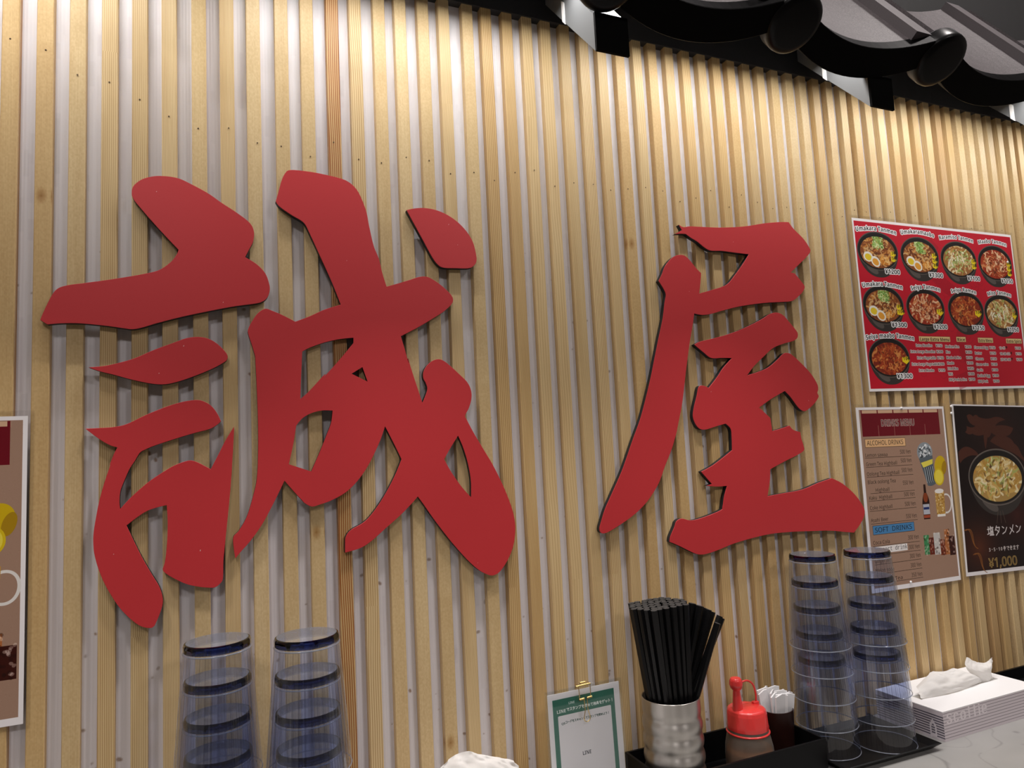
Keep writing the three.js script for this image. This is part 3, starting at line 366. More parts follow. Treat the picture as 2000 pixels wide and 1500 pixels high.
function bowl(c, x, y, rx, ry, kind, seed) {                         // printed picture of a bowl of noodles seen from above at a slant
  const r = rng(seed), ell = (px, py, a, b, fill) => { c.fillStyle = fill; c.beginPath(); c.ellipse(px, py, a, b, 0, 0, 7); c.fill(); };
  c.save();
  c.fillStyle = '#35302d'; c.beginPath(); c.moveTo(x - rx, y + ry * 0.1); c.bezierCurveTo(x - rx * 0.9, y + ry * 0.9, x - rx * 0.5, y + ry * 1.38, x, y + ry * 1.36); c.bezierCurveTo(x + rx * 0.5, y + ry * 1.38, x + rx * 0.9, y + ry * 0.9, x + rx, y + ry * 0.1); c.fill();
  c.fillStyle = 'rgba(120,112,105,0.55)'; c.beginPath(); c.ellipse(x - rx * 0.35, y + ry * 0.95, rx * 0.3, ry * 0.18, 0.5, 0, 7); c.fill();
  ell(x, y, rx, ry, '#171312'); c.strokeStyle = '#5a524c'; c.lineWidth = rx * 0.035; c.beginPath(); c.ellipse(x, y, rx * 0.985, ry * 0.985, 0, 0, 7); c.stroke();
  const soup = { curry: '#8a4a22', red: '#9a2c12', miso: '#a06a3a', salt: '#b08d4e', maabo: '#7d2410' }[kind];
  c.beginPath(); c.ellipse(x, y + ry * 0.06, rx * 0.86, ry * 0.82, 0, 0, 7); c.clip();
  c.fillStyle = soup; c.fillRect(x - rx, y - ry, 2 * rx, 2 * ry);
  for (let i = 0; i < 60; i++) { c.fillStyle = `rgba(${200 + r() * 55},${90 + r() * 60},${30 + r() * 30},${0.12 + 0.2 * r()})`; c.beginPath(); c.ellipse(x + (r() - 0.5) * 2 * rx, y + (r() - 0.5) * 2 * ry, rx * (0.02 + 0.09 * r()), ry * (0.02 + 0.07 * r()), r() * 3, 0, 7); c.fill(); }
  const heap = { curry: ['#c9853d', '#e0a55c', '#8d4a1d', '#d9b27a', '#6e3215'], red: ['#d98a55', '#b9532c', '#e3b184', '#8f3517', '#efc9a0'], miso: ['#e2c98e', '#c79a52', '#9fae5a', '#f1e2b5', '#a86c35'], salt: ['#e6cf92', '#cfa85a', '#f0e3b8', '#b98c3e', '#aeb465'], maabo: ['#b0481c', '#c9692c', '#8c2c10', '#d98d4a', '#a53c18'] }[kind];
  for (let i = 0; i < 190; i++) {
    const q = Math.sqrt(r()) * 0.74, t = r() * 6.28, px = x + Math.cos(t) * q * rx, py = y + Math.sin(t) * q * ry * 0.9 + ry * 0.02, l = rx * (0.12 + 0.22 * r()), d = r() * 6.28;
    c.strokeStyle = heap[Math.floor(r() * heap.length)]; c.lineWidth = rx * (0.025 + 0.055 * r()); c.lineCap = 'round'; c.globalAlpha = 0.9;
    c.beginPath(); c.moveTo(px, py); c.quadraticCurveTo(px + Math.cos(d + 0.7) * l * 0.6, py + Math.sin(d + 0.7) * l * 0.5, px + Math.cos(d) * l, py + Math.sin(d) * l * 0.8); c.stroke();
  }
  c.globalAlpha = 1;
  for (let i = 0; i < 26; i++) { const q = Math.sqrt(r()) * 0.6, t = r() * 6.28; c.fillStyle = `rgba(45,20,8,${0.2 + 0.3 * r()})`; c.beginPath(); c.ellipse(x + Math.cos(t) * q * rx, y + Math.sin(t) * q * ry, rx * 0.06, ry * 0.04, r() * 3, 0, 7); c.fill(); }
  if (kind === 'curry') {
    for (let i = 0; i < 70; i++) { c.strokeStyle = ['#a9c86a', '#7fa84a', '#d5e6a5', '#5e8a34'][i % 4]; c.lineWidth = rx * 0.03; c.beginPath(); c.arc(x + (r() - 0.45) * rx * 0.5, y - ry * 0.5 + (r() - 0.5) * ry * 0.6, rx * (0.03 + 0.05 * r()), r() * 6, r() * 6 + 3); c.stroke(); }
    for (let i = 0; i < 40; i++) { c.fillStyle = ['#e8a34a', '#d0812f', '#f2c27c'][i % 3]; c.beginPath(); c.ellipse(x + rx * (0.1 + 0.4 * r()), y + ry * (0.3 + 0.35 * r()), rx * 0.07, ry * 0.05, r() * 3, 0, 7); c.fill(); }
    for (const [ex, ey, tilt] of [[-0.5, 0.32, 0.2], [-0.16, 0.55, 0.5]]) { c.fillStyle = '#f7f1e3'; c.beginPath(); c.ellipse(x + ex * rx, y + ey * ry, rx * 0.23, ry * 0.26, tilt, 0, 7); c.fill(); c.fillStyle = ex < -0.3 ? '#f0cf2e' : '#eea53a'; c.beginPath(); c.ellipse(x + ex * rx, y + ey * ry + ry * 0.02, rx * 0.16, ry * 0.17, tilt, 0, 7); c.fill(); }
  }
  if (kind === 'miso') for (let i = 0; i < 22; i++) { c.strokeStyle = i % 2 ? '#b7c278' : '#f3ead0'; c.lineWidth = rx * 0.06; const px = x + (r() - 0.65) * rx * 0.9, py = y + (r() - 0.6) * ry * 0.9; c.beginPath(); c.moveTo(px, py); c.lineTo(px + rx * 0.18 * (r() - 0.5), py + ry * 0.25 * r()); c.stroke(); }
  c.restore();
}
const spice = (c, x, y, lines, s) => lines.forEach((l, i) => {
  const w = l.length * 5.2; c.fillStyle = '#f2d51c'; c.beginPath(); c.moveTo(x, y + i * 9.5 - 3); c.lineTo(x + w, y + i * 9.5 - 4.5); c.lineTo(x + w + 1.5, y + i * 9.5 + 3); c.lineTo(x + w * 0.55, y + i * 9.5 + (i === lines.length - 1 && lines.length === 1 ? 9 : 6)); c.lineTo(x - 1, y + i * 9.5 + 4); c.fill();
  c.strokeStyle = '#141008'; let px = x; for (const ch of l) { strokes(c, ch, px, y + i * 9.5 - 4.4, 7.6, 1.15); px += ch === '辛' ? 8.5 : 5.6; }
});
const foodMenu = canvasTexture(2016, 1426, (c, W) => {
  const k = W / 420; c.scale(k, k);                                  // millimetres from here on
  c.fillStyle = '#f4eeee'; c.fillRect(0, 0, 420, 297); c.fillStyle = '#c4102a'; c.fillRect(3.2, 4.6, 413.6, 288);
  const r = rng(3); c.globalAlpha = 0.35;                            // faint darker coils behind the dishes
  c.strokeStyle = '#8e0f22'; c.lineWidth = 26; c.beginPath(); c.moveTo(200, 30); c.bezierCurveTo(120, 120, 330, 110, 250, 190); c.bezierCurveTo(210, 240, 330, 260, 220, 285); c.stroke();
  c.lineWidth = 1; for (let i = 0; i < 120; i++) { c.beginPath(); c.arc(130 + r() * 190, 30 + r() * 240, 6 + r() * 5, 0.2, 2.9); c.stroke(); }
  c.globalAlpha = 1;
  const B = [[54, 55, 'curry'], [158, 57, 'curry'], [261, 58, 'miso'], [363, 59, 'red'], [54, 149, 'curry'], [158, 151, 'red'], [265, 151.5, 'maabo'], [364, 154, 'miso'], [55, 240, 'maabo']];
  B.forEach(([x, y, kind], i) => bowl(c, x, y, 49, 34, kind, 100 + i));
  const N = [['Umakara Tanmen', 6, 104, 19, 11], ['Umakaramaabo', 115, 201, 17, 11], ['Karamiso Tanmen', 214, 307, 19, 10.5], ['Maabo Tanmen', 321, 403, 20.5, 10], ['Umakara Tanmen', 8, 105, 116.5, 11], ['Seiya Tanmen', 126, 201, 116.5, 10.5], ['Seiya Ramen', 230, 298, 118, 10], ['Miso Tanmen', 330, 398, 119.5, 10], ['Seiya maabo Tanmen', 4.5, 120, 206, 11]];
  N.forEach(([t, a, b, y, s]) => arched(c, t, a, b, y, 4.5, s));
  const P = [['¥1200', 66, 103, 94], ['¥1300', 176, 213, 94.5], ['¥1100', 279, 314, 96], ['¥1150', 375, 409, 96.5], ['¥1300', 68, 106, 187], ['¥1200', 173, 209, 188.5], ['¥1150', 276, 310, 188.5], ['¥1050', 375, 409, 190], ['¥1300', 68, 106, 276]];
  P.forEach(([t, a, b, y]) => fit(c, t, a, y, b - a, 11, { bold: true, fill: '#120808', edge: '#ffffff', edgeWidth: 2.4 }));
  [[85, 57, ['3辛', '5辛']], [190, 54, ['3辛', '5辛', '8辛']], [296, 59, ['3辛', '5辛']], [397, 58, ['3辛', '5辛', '8辛']], [86, 151, ['8辛', '10辛']], [186, 156, ['10辛']], [289, 156, ['10辛']], [396, 157, ['0辛']], [86, 242.5, ['10辛']]].forEach(([x, y, l]) => spice(c, x, y, l));
  const head = (t, a, b, y) => { c.fillStyle = '#e8c98e'; c.fillRect(a, y, b - a, 9.6); c.strokeStyle = '#6a1010'; c.lineWidth = 0.5; c.strokeRect(a, y, b - a, 9.6); fit(c, t, a + 2, y + 7.8, b - a - 4, 8.2, { bold: true, fill: '#20100c' }); };
  head('Large Extra Menu', 132, 212.5, 202); head('Rice', 229, 254.5, 201.6); head('Extra Menu', 287.5, 330, 202.4); head('Extra Spicy', 367, 413, 203);
  const item = (t, a, b, y, price, p) => { fit(c, t, a, y, b - a, 6.4, { bold: true, fill: '#1c0808', edge: '#f2e4e0', edgeWidth: 1.5 }); fit(c, price, p, y, 17, 6.4, { bold: true, fill: '#1c0808', edge: '#f2e4e0', edgeWidth: 1.5 }); };
  [['Extra Noodles', 122, 164, '¥150'], ['Extra Large Noodles', 107, 170, '¥200'], ['Extra Vegetable', 122, 170, '¥150'], ['Extra Large Vegetable', 107, 174, '¥200'], ['Extra Maabo', 123, 162, '¥150']].forEach(([t, a, b, p], i) => item(t, a, b, 220.5 + i * 11, p, 173));
  [['Medium Rice', 234.5, '¥200'], ['Rice', 209, '¥250'], ['Maabo & Rice', 236, '¥350'], ['Maabo', 216, '¥200'], ['Fried Rice', 225, '¥450'], ['TKG', 209, '¥300'], ['BBQ Pork & Rice', 245, '¥700']].forEach(([t, b, p], i) => item(t, 197, b, 222 + i * 9.9, p, 250));
  [['Flavored Egg', 313.5, '¥150'], ['Butter', 294, '¥150'], ['Cheese', 297, '¥150'], ['Green onion', 309, '¥100'], ['Garlic', 292, '¥100'], ['Boiled Egg', 310, '¥100'], ['BBQ Pork', 302, '¥350']].forEach(([t, b, p], i) => item(t, 274.5, b, 223 + i * 10.4, p, 317));
  [['12-15', 362, '¥100'], ['18-20-22', 374, '¥150'], ['25-28-30', 374, '¥200']].forEach(([t, b, p], i) => { item(t, 345, b, 223.5 + i * 10.8, p, 391); c.strokeStyle = '#1c0808'; strokes(c, '辛', b + 1, 217.5 + i * 10.8, 6, 0.9); });
});
const drinksMenu = canvasTexture(1260, 1782, (c, W) => {
  const k = W / 210; c.scale(k, k);
  c.fillStyle = '#f3eff0'; c.fillRect(0, 0, 210, 297); c.fillStyle = '#a3836f'; c.fillRect(6, 4, 200, 286);
  const r = rng(8); for (let i = 0; i < 5000; i++) { c.fillStyle = `rgba(${r() < 0.5 ? '90,60,45' : '215,190,170'},0.12)`; c.fillRect(6 + r() * 200, 4 + r() * 286, 0.6, 0.6); }
  c.fillStyle = '#d2ad8c'; c.fillRect(10, 5, 186, 6); c.fillStyle = '#6d0a1a'; c.fillRect(10, 10, 185.5, 38);
  for (let i = 0; i < 6; i++) c.fillRect(10 + i * 36.6, 4.5, 2.6, 7);
  c.fillStyle = '#c79a86'; for (let i = 1; i < 5; i++) c.fillRect(10 + i * 37.1, 30, 0.5, 18);
  fit(c, 'DRINKS MENU', 54, 32, 80, 14.5, { fill: '#2c0a10', edge: '#c9a9a0', edgeWidth: 1.6 });
  const heading = (t, a, b, y, h, fill) => { c.fillStyle = fill; c.fillRect(a, y, b - a, h); c.strokeStyle = '#4e3a28'; c.lineWidth = 0.7; c.strokeRect(a, y, b - a, h); fit(c, t, a + 4, y + h - 3.6, b - a - 9, 10.5, { fill: '#15100d' }); };
  heading('ALCOHOL DRINKS', 14, 107.5, 52, 13.8, '#e4b684'); heading('SOFT  DRINKS', 14, 109.3, 192, 14.4, '#4a86b8');
  const rule = (y, a = 11) => { c.fillStyle = '#3a2a20'; c.fillRect(a, y, 119 - a, 0.7); }, ink = { fill: '#221812' };
  const line = (t, b, y, price, py = y - 3) => { fit(c, t, 11.5, y, b - 11.5, 8.2, ink); fit(c, price, 92, py, 26, 9.2, ink); };
  line('Lemon sawaa', 63, 81, '500 Yen'); rule(82.6); line('Green Tea Highball', 83.5, 95.5, '500 Yen'); rule(97.5); line('Oolong Tea Highball', 87, 111.5, '500 Yen'); rule(113.5);
  line('Black oolong Tea', 76.5, 124.5, '550 Yen', 129.5); fit(c, 'Highball', 27.5, 138, 32.5, 8.2, ink); rule(140, 16); line('Kaku  Highball', 65, 150, '500 Yen', 148.5); rule(152); line('Coke Highball', 63.5, 166, '500 Yen', 164.5); rule(168.3);
  line('Asahi Beer', 51, 185.6, '550 Yen', 184.5); rule(188.6);
  line('Coca Cola', 50, 221.5, '300 Yen', 219.5); rule(224.2); c.fillStyle = '#f1ecea'; c.fillRect(11, 225.5, 78, 11); c.font = '9.6px monospace'; c.fillStyle = '#181818'; c.textAlign = 'left'; c.fillText('dessert drink', 14, 233.6); fit(c, '300 Yen', 92, 235, 26, 9.2, ink); rule(238.8);
  line('Ginger ale', 48, 250.5, '300 Yen', 249.5); rule(253.2); line('Melon soda', 54, 265.5, '300 Yen', 264.5); rule(268); line('Oolong Tea', 72, 281, '350 Yen', 280); rule(283);
  // pictures of drinks
  c.save(); c.translate(152, 78); c.rotate(-0.12); c.fillStyle = '#8f979c'; c.beginPath(); c.ellipse(0, 0, 19, 17, 0, 0, 7); c.fill();
  for (let i = 0; i < 60; i++) { c.fillStyle = ['#eef1f3', '#5d666c', '#c3cacf', '#3b4247'][i % 4]; const t = r() * 6.28, q = Math.sqrt(r()) * 15; c.beginPath(); c.ellipse(Math.cos(t) * q, Math.sin(t) * q * 0.9, 1 + r() * 3, 1 + r() * 2, r() * 3, 0, 7); c.fill(); }
  c.fillStyle = '#59636b'; c.beginPath(); c.moveTo(-17, 8); c.lineTo(17, 8); c.lineTo(13, 56); c.quadraticCurveTo(2, 60, -7, 56); c.fill(); c.fillStyle = '#e7d957'; c.beginPath(); c.moveTo(-14, 16); c.lineTo(16, 14); c.lineTo(14, 22); c.lineTo(-10, 25); c.fill();
  for (let i = 0; i < 9; i++) { c.fillStyle = i % 2 ? '#1f2529' : '#a8b1b6'; c.fillRect(-8 + i * 2.4, 26, 1.6, 26); } c.restore();
  c.fillStyle = '#cfae12'; c.beginPath(); c.ellipse(187, 102, 14, 17, 0.3, 0, 7); c.fill(); c.fillStyle = '#a98414'; c.beginPath(); c.ellipse(196, 106, 6, 12, 0.3, 0, 7); c.fill(); c.fillStyle = '#d8bc1c'; c.beginPath(); c.ellipse(181, 121, 12.5, 14.5, 0, 0, 7); c.fill(); c.fillStyle = '#ecd84a'; c.beginPath(); c.ellipse(181, 121, 10, 12, 0, 0, 7); c.fill();
  c.fillStyle = '#2c1109'; c.beginPath(); c.moveTo(140.5, 132); c.lineTo(145.5, 132); c.lineTo(146, 146); c.quadraticCurveTo(152, 156, 151.5, 164); c.lineTo(150, 190); c.lineTo(134.5, 190); c.lineTo(134, 164); c.quadraticCurveTo(135, 154, 140, 146); c.fill();
  c.fillStyle = '#8a3f1c'; c.beginPath(); c.ellipse(143, 154, 5.5, 8, 0, 0, 7); c.fill(); c.fillStyle = '#b9bcc6'; c.fillRect(135, 165, 15.5, 17); c.fillStyle = '#20306a'; c.fillRect(136, 170, 13.5, 4); c.fillStyle = '#a5482c'; c.fillRect(135, 183, 15, 5);
  c.strokeStyle = '#e6e2dc'; c.lineWidth = 3; c.beginPath(); c.moveTo(189, 152); c.bezierCurveTo(211, 146, 210, 186, 189, 182); c.stroke();
  c.fillStyle = '#c09448'; c.beginPath(); c.moveTo(167, 146); c.lineTo(190, 146); c.lineTo(188, 186); c.lineTo(167, 186); c.fill(); for (let i = 0; i < 50; i++) { c.fillStyle = i % 3 ? 'rgba(240,222,170,0.6)' : 'rgba(120,70,20,0.5)'; c.beginPath(); c.ellipse(168 + r() * 20, 148 + r() * 36, 1.6, 1.2, r() * 3, 0, 7); c.fill(); }
  c.fillStyle = '#efebe4'; c.beginPath(); c.ellipse(178, 145, 11, 4, 0, 0, 7); c.fill(); c.fillRect(168, 184, 20, 4);
  for (const [x, y, w, h, f] of [[129, 216, 13, 32, '#3f8a55'], [141, 221, 12, 28, '#6d2413'], [153, 214, 16, 36, '#c9c6c2'], [168, 226, 12, 26, '#7a3015'], [180, 210, 12, 42, '#b06a3a'], [190, 222, 14, 32, '#3b130b']]) { c.fillStyle = f; c.fillRect(x, y, w, h); for (let i = 0; i < 22; i++) { c.fillStyle = `rgba(${r() < 0.5 ? '255,240,230' : '30,8,4'},0.35)`; c.beginPath(); c.ellipse(x + r() * w, y + r() * h, 2, 1.6, r() * 3, 0, 7); c.fill(); } }
});
const noodlePoster = canvasTexture(1050, 1485, (c, W) => {
  const k = W / 210; c.scale(k, k);
  c.fillStyle = '#efebec'; c.fillRect(0, 0, 210, 297); c.fillStyle = '#120404'; c.fillRect(4, 2.5, 202, 288);
  const glow = (x, y, q, f) => { const g = c.createRadialGradient(x, y, 0, x, y, q); g.addColorStop(0, f); g.addColorStop(1, 'rgba(40,14,8,0)'); c.fillStyle = g; c.fillRect(4, 2.5, 202, 288); };
  glow(40, 250, 90, 'rgba(92,42,18,0.9)'); glow(150, 200, 80, 'rgba(70,22,14,0.8)'); glow(120, 60, 110, 'rgba(58,22,16,0.7)');
  const b = '#4a2418'; c.fillStyle = b;                              // brown printed flames and a horned head with a beard
  const blob = (p) => { c.beginPath(); c.moveTo(p[0], p[1]); for (let i = 2; i < p.length; i += 4) c.quadraticCurveTo(p[i], p[i + 1], p[i + 2], p[i + 3]); c.fill(); };
  blob([37, 20, 46, 14, 54, 22, 62, 14, 68, 22, 90, 28, 110, 22, 128, 20, 142, 27, 120, 30, 112, 38, 140, 34, 162, 42, 152, 60, 128, 56, 110, 58, 100, 50, 92, 62, 88, 58, 84, 70, 80, 80, 76, 66, 78, 54, 60, 58, 48, 52, 38, 56, 29, 49, 36, 46, 34, 38, 48, 44, 58, 38, 40, 36, 37, 20]);
  blob([94, 66, 110, 50, 134, 56, 156, 60, 160, 70, 172, 74, 178, 90, 186, 98, 190, 108, 170, 92, 150, 86, 120, 78, 94, 66]); blob([7, 84, 24, 70, 42, 78, 58, 84, 60, 92, 40, 88, 26, 94, 14, 98, 10, 104, 4, 96, 7, 84]);
  bowl(c, 106, 130, 78, 50, 'salt', 222); c.strokeStyle = '#7a7068'; c.lineWidth = 1; c.beginPath(); c.ellipse(106, 130, 78, 50, 0, 0, 7); c.stroke();
  c.strokeStyle = '#5c4a40'; for (let i = 0; i < 3; i++) { c.lineWidth = 1; c.beginPath(); c.moveTo(98 + i * 6, 190); c.lineTo(92 + i * 12, 212); c.stroke(); }
  c.strokeStyle = '#d2cbca'; strokes(c, '塩タンメン', 64, 215.5, 17, 2.1, 19.2);
  c.strokeStyle = '#cfc6c2'; strokes(c, '3・5・10', 62, 252, 8, 1, 6.4); strokes(c, '辛できます', 102, 252, 8.4, 1.1, 9);
  c.save(); c.font = '22px sans-serif'; c.textAlign = 'left'; c.lineWidth = 0.9; c.strokeStyle = '#b99a58'; c.translate(60, 287); c.scale(1.18, 1); c.strokeText('¥1,000', 0, 0); c.restore();
  c.strokeStyle = '#8a5422'; c.lineWidth = 1.1; for (const [x, y] of [[4, 220], [22, 262]]) for (let i = 0; i < 3; i++) { c.beginPath(); c.moveTo(x + i * 3, y); c.quadraticCurveTo(x + 14 + i * 3, y - 8, x + 18 + i * 2, y + 14); c.quadraticCurveTo(x + 22, y + 30, x + 32, y + 32); c.stroke(); }
});
const cardPrint = canvasTexture(840, 1184, (c, W) => {                // the square code is left out
  const k = W / 105; c.scale(k, k);
  c.fillStyle = '#f3eff2'; c.fillRect(0, 0, 105, 148); c.fillStyle = '#2e7360'; c.fillRect(6.5, 7, 90, 141);
  c.fillStyle = '#f0ecf0'; c.beginPath(); c.roundRect(13, 27, 77.5, 130, 1.5); c.fill();
  fit(c, 'LINE', 29, 15, 9, 4, { bold: true, fill: '#dfeae6' });
  c.strokeStyle = '#eef5f2'; fit(c, 'LINE', 11.5, 24, 13.5, 5.6, { bold: true, fill: '#eef5f2' }); strokes(c, 'でスタンプを貯めて特典をゲット！', 25.5, 19, 4.1, 0.75, 4.35);
  c.strokeStyle = '#2a4f47'; fit(c, 'QR', 17, 37.6, 5.6, 3.8, { bold: true, fill: '#2a4f47' }); strokes(c, 'コードをスキャンしてスタンプを貯めよう！', 22.8, 34.2, 3.1, 0.55, 3.25);
  fit(c, 'LINE', 44, 79, 13, 6.2, { bold: true, fill: '#1b2030' });
  c.strokeStyle = '#3a3a4a'; strokes(c, '辛タンメン', 40, 116, 3.2, 0.6, 3.4);
});

// ---------------------------------------------------------------- posters on the wall
function poster(name, label, w, h, print, x, y, turn, pins) {         // x, y: top left corner
  const t = thing(name, label, 'poster', x, y, 0.0009); t.rotation.z = turn;
  const sheet = new THREE.BoxGeometry(w, h, 0.0006).translate(w / 2, -h / 2, 0), edge = std(lin(0.8, 0.8, 0.8), 0.6), front = phys(0xffffff, 0.4, { map: print, clearcoat: 0.2, clearcoatRoughness: 0.15, specularIntensity: 0.5 });
  mesh('print', sheet, [edge, edge, edge, edge, front, edge], t);
  mesh('film', new THREE.BoxGeometry(w + 0.011, h + 0.011, 0.0003).translate(w / 2, -h / 2, -0.0005), M.film, t).userData.label = 'clear laminate edge';
  for (const [px, py] of pins) mesh('pin', new THREE.SphereGeometry(0.0022, 12, 8).scale(1, 1, 0.7).translate(px, py, 0.0012), M.whitePaper, t);
  return t;
}
poster('food_menu', 'wide red laminated menu with nine bowls of noodles and prices', 0.42, 0.297, foodMenu, 0.9965, 0.367, 0.004, [[0.399, -0.055]]);
poster('drinks_menu', 'tan laminated drinks menu with a dark red banner, behind the tumbler stacks', 0.21, 0.297, drinksMenu, 0.9625, 0.0442, -0.012, [[0.105, -0.002], [0.088, -0.288]]);
poster('noodle_poster', 'dark brown laminated poster of one noodle bowl under a horned head', 0.21, 0.297, noodlePoster, 1.1945, 0.0452, -0.035, [[-0.003, -0.004], [-0.004, -0.016]]);
poster('drinks_menu', 'tan drinks menu cut off by the frame, beside the curved red stroke tail', 0.21, 0.297, drinksMenu, -0.3846, 0.0602, 0.001, []);

// ---------------------------------------------------------------- tumblers in stacks
{
  const H = 0.126, STEP = 0.035, SEG = 144, rows = [[0, 0.0398], [0.0012, 0.0402], [0.003, 0.0401], [0.022, 0.0388], [0.03, 0.0381], [0.06, 0.0358], [0.09, 0.0334], [0.1165, 0.0313]];
  const wallShape = lathe(rows.map(([y, r]) => [r, y]), SEG), p = wallShape.attributes.position;
  for (let i = 0; i < p.count; i++) {                                 // shallow upright flutes above the plain lip band
    const y = p.getY(i), t = Math.atan2(p.getX(i), p.getZ(i)), k = THREE.MathUtils.smoothstep(y, 0.022, 0.034), s = 1 - k * 0.016 * Math.pow(Math.abs(Math.sin(t * 18)), 0.8);
    p.setX(i, p.getX(i) * s); p.setZ(i, p.getZ(i) * s);
  }
  wallShape.computeVertexNormals();
  const base = creased(lathe([[0.0275, 0.1185], [0.0305, 0.1183], [0.0311, 0.1195], [0.031, 0.1235], [0.0302, 0.1256], [0.0288, 0.126], [0.0278, 0.125], [0.0275, 0.1185]], 72), 0.9);
  const floorDisc = new THREE.CircleGeometry(0.0287, 64).rotateX(-Math.PI / 2).translate(0, 0.1261, 0), glint = new THREE.TorusGeometry(0.031, 0.0008, 10, 96).rotateX(Math.PI / 2).translate(0, 0.1168, 0);  // second shape: pale ring added as the bright refraction line under the base
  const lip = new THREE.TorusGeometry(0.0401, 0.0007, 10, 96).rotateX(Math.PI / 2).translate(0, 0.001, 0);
  const rank = ['bottom', 'second from the bottom', 'middle', 'second from the top', 'topmost'];
  const stacks = [[-0.0012, COUNTER, 0.066, 'under the curved red tail', 0.1], [0.0803, COUNTER, 0.097, 'left of the card stand', 0.6], [0.7795, COUNTER + 0.0035, 0.0615, 'beside the brown straw cup', 0.3], [0.8605, COUNTER + 0.0035, 0.084, 'beside the white tissue box', 0.8]];
  let first;
  for (const [x, y, z, where, turn] of stacks) for (let i = 0; i < 5; i++) {
    const label = `${rank[i]} clear bluish tumbler, upside-down stack ${where}`, group = 'upside-down tumbler stack ' + where;
    let t;
    if (!first) {
      t = first = thing('tumbler', label, 'tumbler', 0, 0, 0, group);
      mesh('wall', wallShape, M.cupWall, t); mesh('base', base, M.cupBase, t); mesh('rim', lip, M.cupHighlight, t); mesh('glint', glint, M.cupHighlight, t); mesh('floor', floorDisc, M.cupTop, t);
    } else t = copyOf(first, 'tumbler', label, group);
    t.position.set(x, EYE + y + i * STEP, z); t.rotation.y = turn + i * 0.37;
  }
}
// ---------------------------------------------------------------- trays and what stands in them
function openBox(w, d, h, wall, floor) {                              // walls that stand on a floor plate, origin at the middle of the bottom
  return join([box(-w / 2, w / 2, 0, floor, -d / 2, d / 2), box(-w / 2, w / 2, floor, h, -d / 2, -d / 2 + wall), box(-w / 2, w / 2, floor, h, d / 2 - wall, d / 2), box(-w / 2, -w / 2 + wall, floor, h, -d / 2 + wall, d / 2 - wall), box(w / 2 - wall, w / 2, floor, h, -d / 2 + wall, d / 2 - wall)]);
}
{
  const t = thing('condiment_box', 'black open box holding the chopsticks, sauce bottle and brown cup', 'box', 0.608, COUNTER, 0.057);
  t.rotation.y = -0.012;
  mesh('body', openBox(0.249, 0.092, 0.041, 0.0032, 0.003), M.black, t);
  const q = thing('flat_tray', 'flat black tray with flared rim under the two tumbler stacks', 'tray', 0.826, COUNTER, 0.072);
  q.rotation.y = -0.03;
  const w = 0.172, d = 0.118, n = 4, P = [], I = [], rect = (x, z, y) => { const at = P.length / 3; P.push(-x, y, -z, x, y, -z, x, y, z, -x, y, z); return at; };
  const loops = [rect(w / 2 - 0.012, d / 2 - 0.012, 0), rect(w / 2 - 0.01, d / 2 - 0.01, 0.0005), rect(w / 2, d / 2, 0.0095), rect(w / 2 - 0.0016, d / 2 - 0.0016, 0.0105), rect(w / 2 - 0.0105, d / 2 - 0.0105, 0.0035), rect(w / 2 - 0.02, d / 2 - 0.02, 0.003)];
  for (let k = 0; k + 1 < loops.length; k++) for (let i = 0; i < n; i++) { const a = loops[k] + i, b = loops[k] + ((i + 1) % n), c = loops[k + 1] + i, e = loops[k + 1] + ((i + 1) % n); I.push(a, c, b, b, c, e); }
  const [l0, l5] = [loops[0], loops[5]]; I.push(l0, l0 + 1, l0 + 2, l0, l0 + 2, l0 + 3, l5, l5 + 2, l5 + 1, l5, l5 + 3, l5 + 2);
  const g = new THREE.BufferGeometry(); g.setAttribute('position', new THREE.Float32BufferAttribute(P, 3)); g.setIndex(I); g.computeVertexNormals();
  g.setAttribute('uv', new THREE.Float32BufferAttribute(new Array((P.length / 3) * 2).fill(0), 2));
  mesh('body', creased(g, 0.5), M.black, q);
  const s = thing('condiment_box', 'low black tray behind the far end of the tissue box', 'box', 1.35, COUNTER, 0.062);
  mesh('body', openBox(0.3, 0.1, 0.022, 0.0035, 0.003), M.black, s);
}
const BOX_FLOOR = COUNTER + 0.0031;
{ // steel holder with three bulges
  const h = thing('chopstick_holder', 'brushed steel cylinder with ridges holding black chopsticks', 'holder', 0.5285, BOX_FLOOR, 0.056);
  const prof = [[0, 0], [0.0372, 0], [0.038, 0.001]];
  for (let i = 0; i <= 60; i++) { const y = 0.002 + (i / 60) * 0.112; let r = 0.0378 - y * 0.011; for (const g of [0.0145, 0.034, 0.0535, 0.073, 0.0925]) { const d = (y - g) / 0.0042; r -= 0.0011 * Math.exp(-d * d); } if (y < 0.0925) r += 0.0008 * Math.pow(Math.sin(((y - 0.0145) / 0.0195) * Math.PI), 2); prof.push([r, y]); }
  prof.push([0.0364, 0.1148], [0.0356, 0.1148], [0.0353, 0.1135], [0.0358, 0.004], [0, 0.003]);
  mesh('body', lathe(prof, 96), M.steel, h);
}
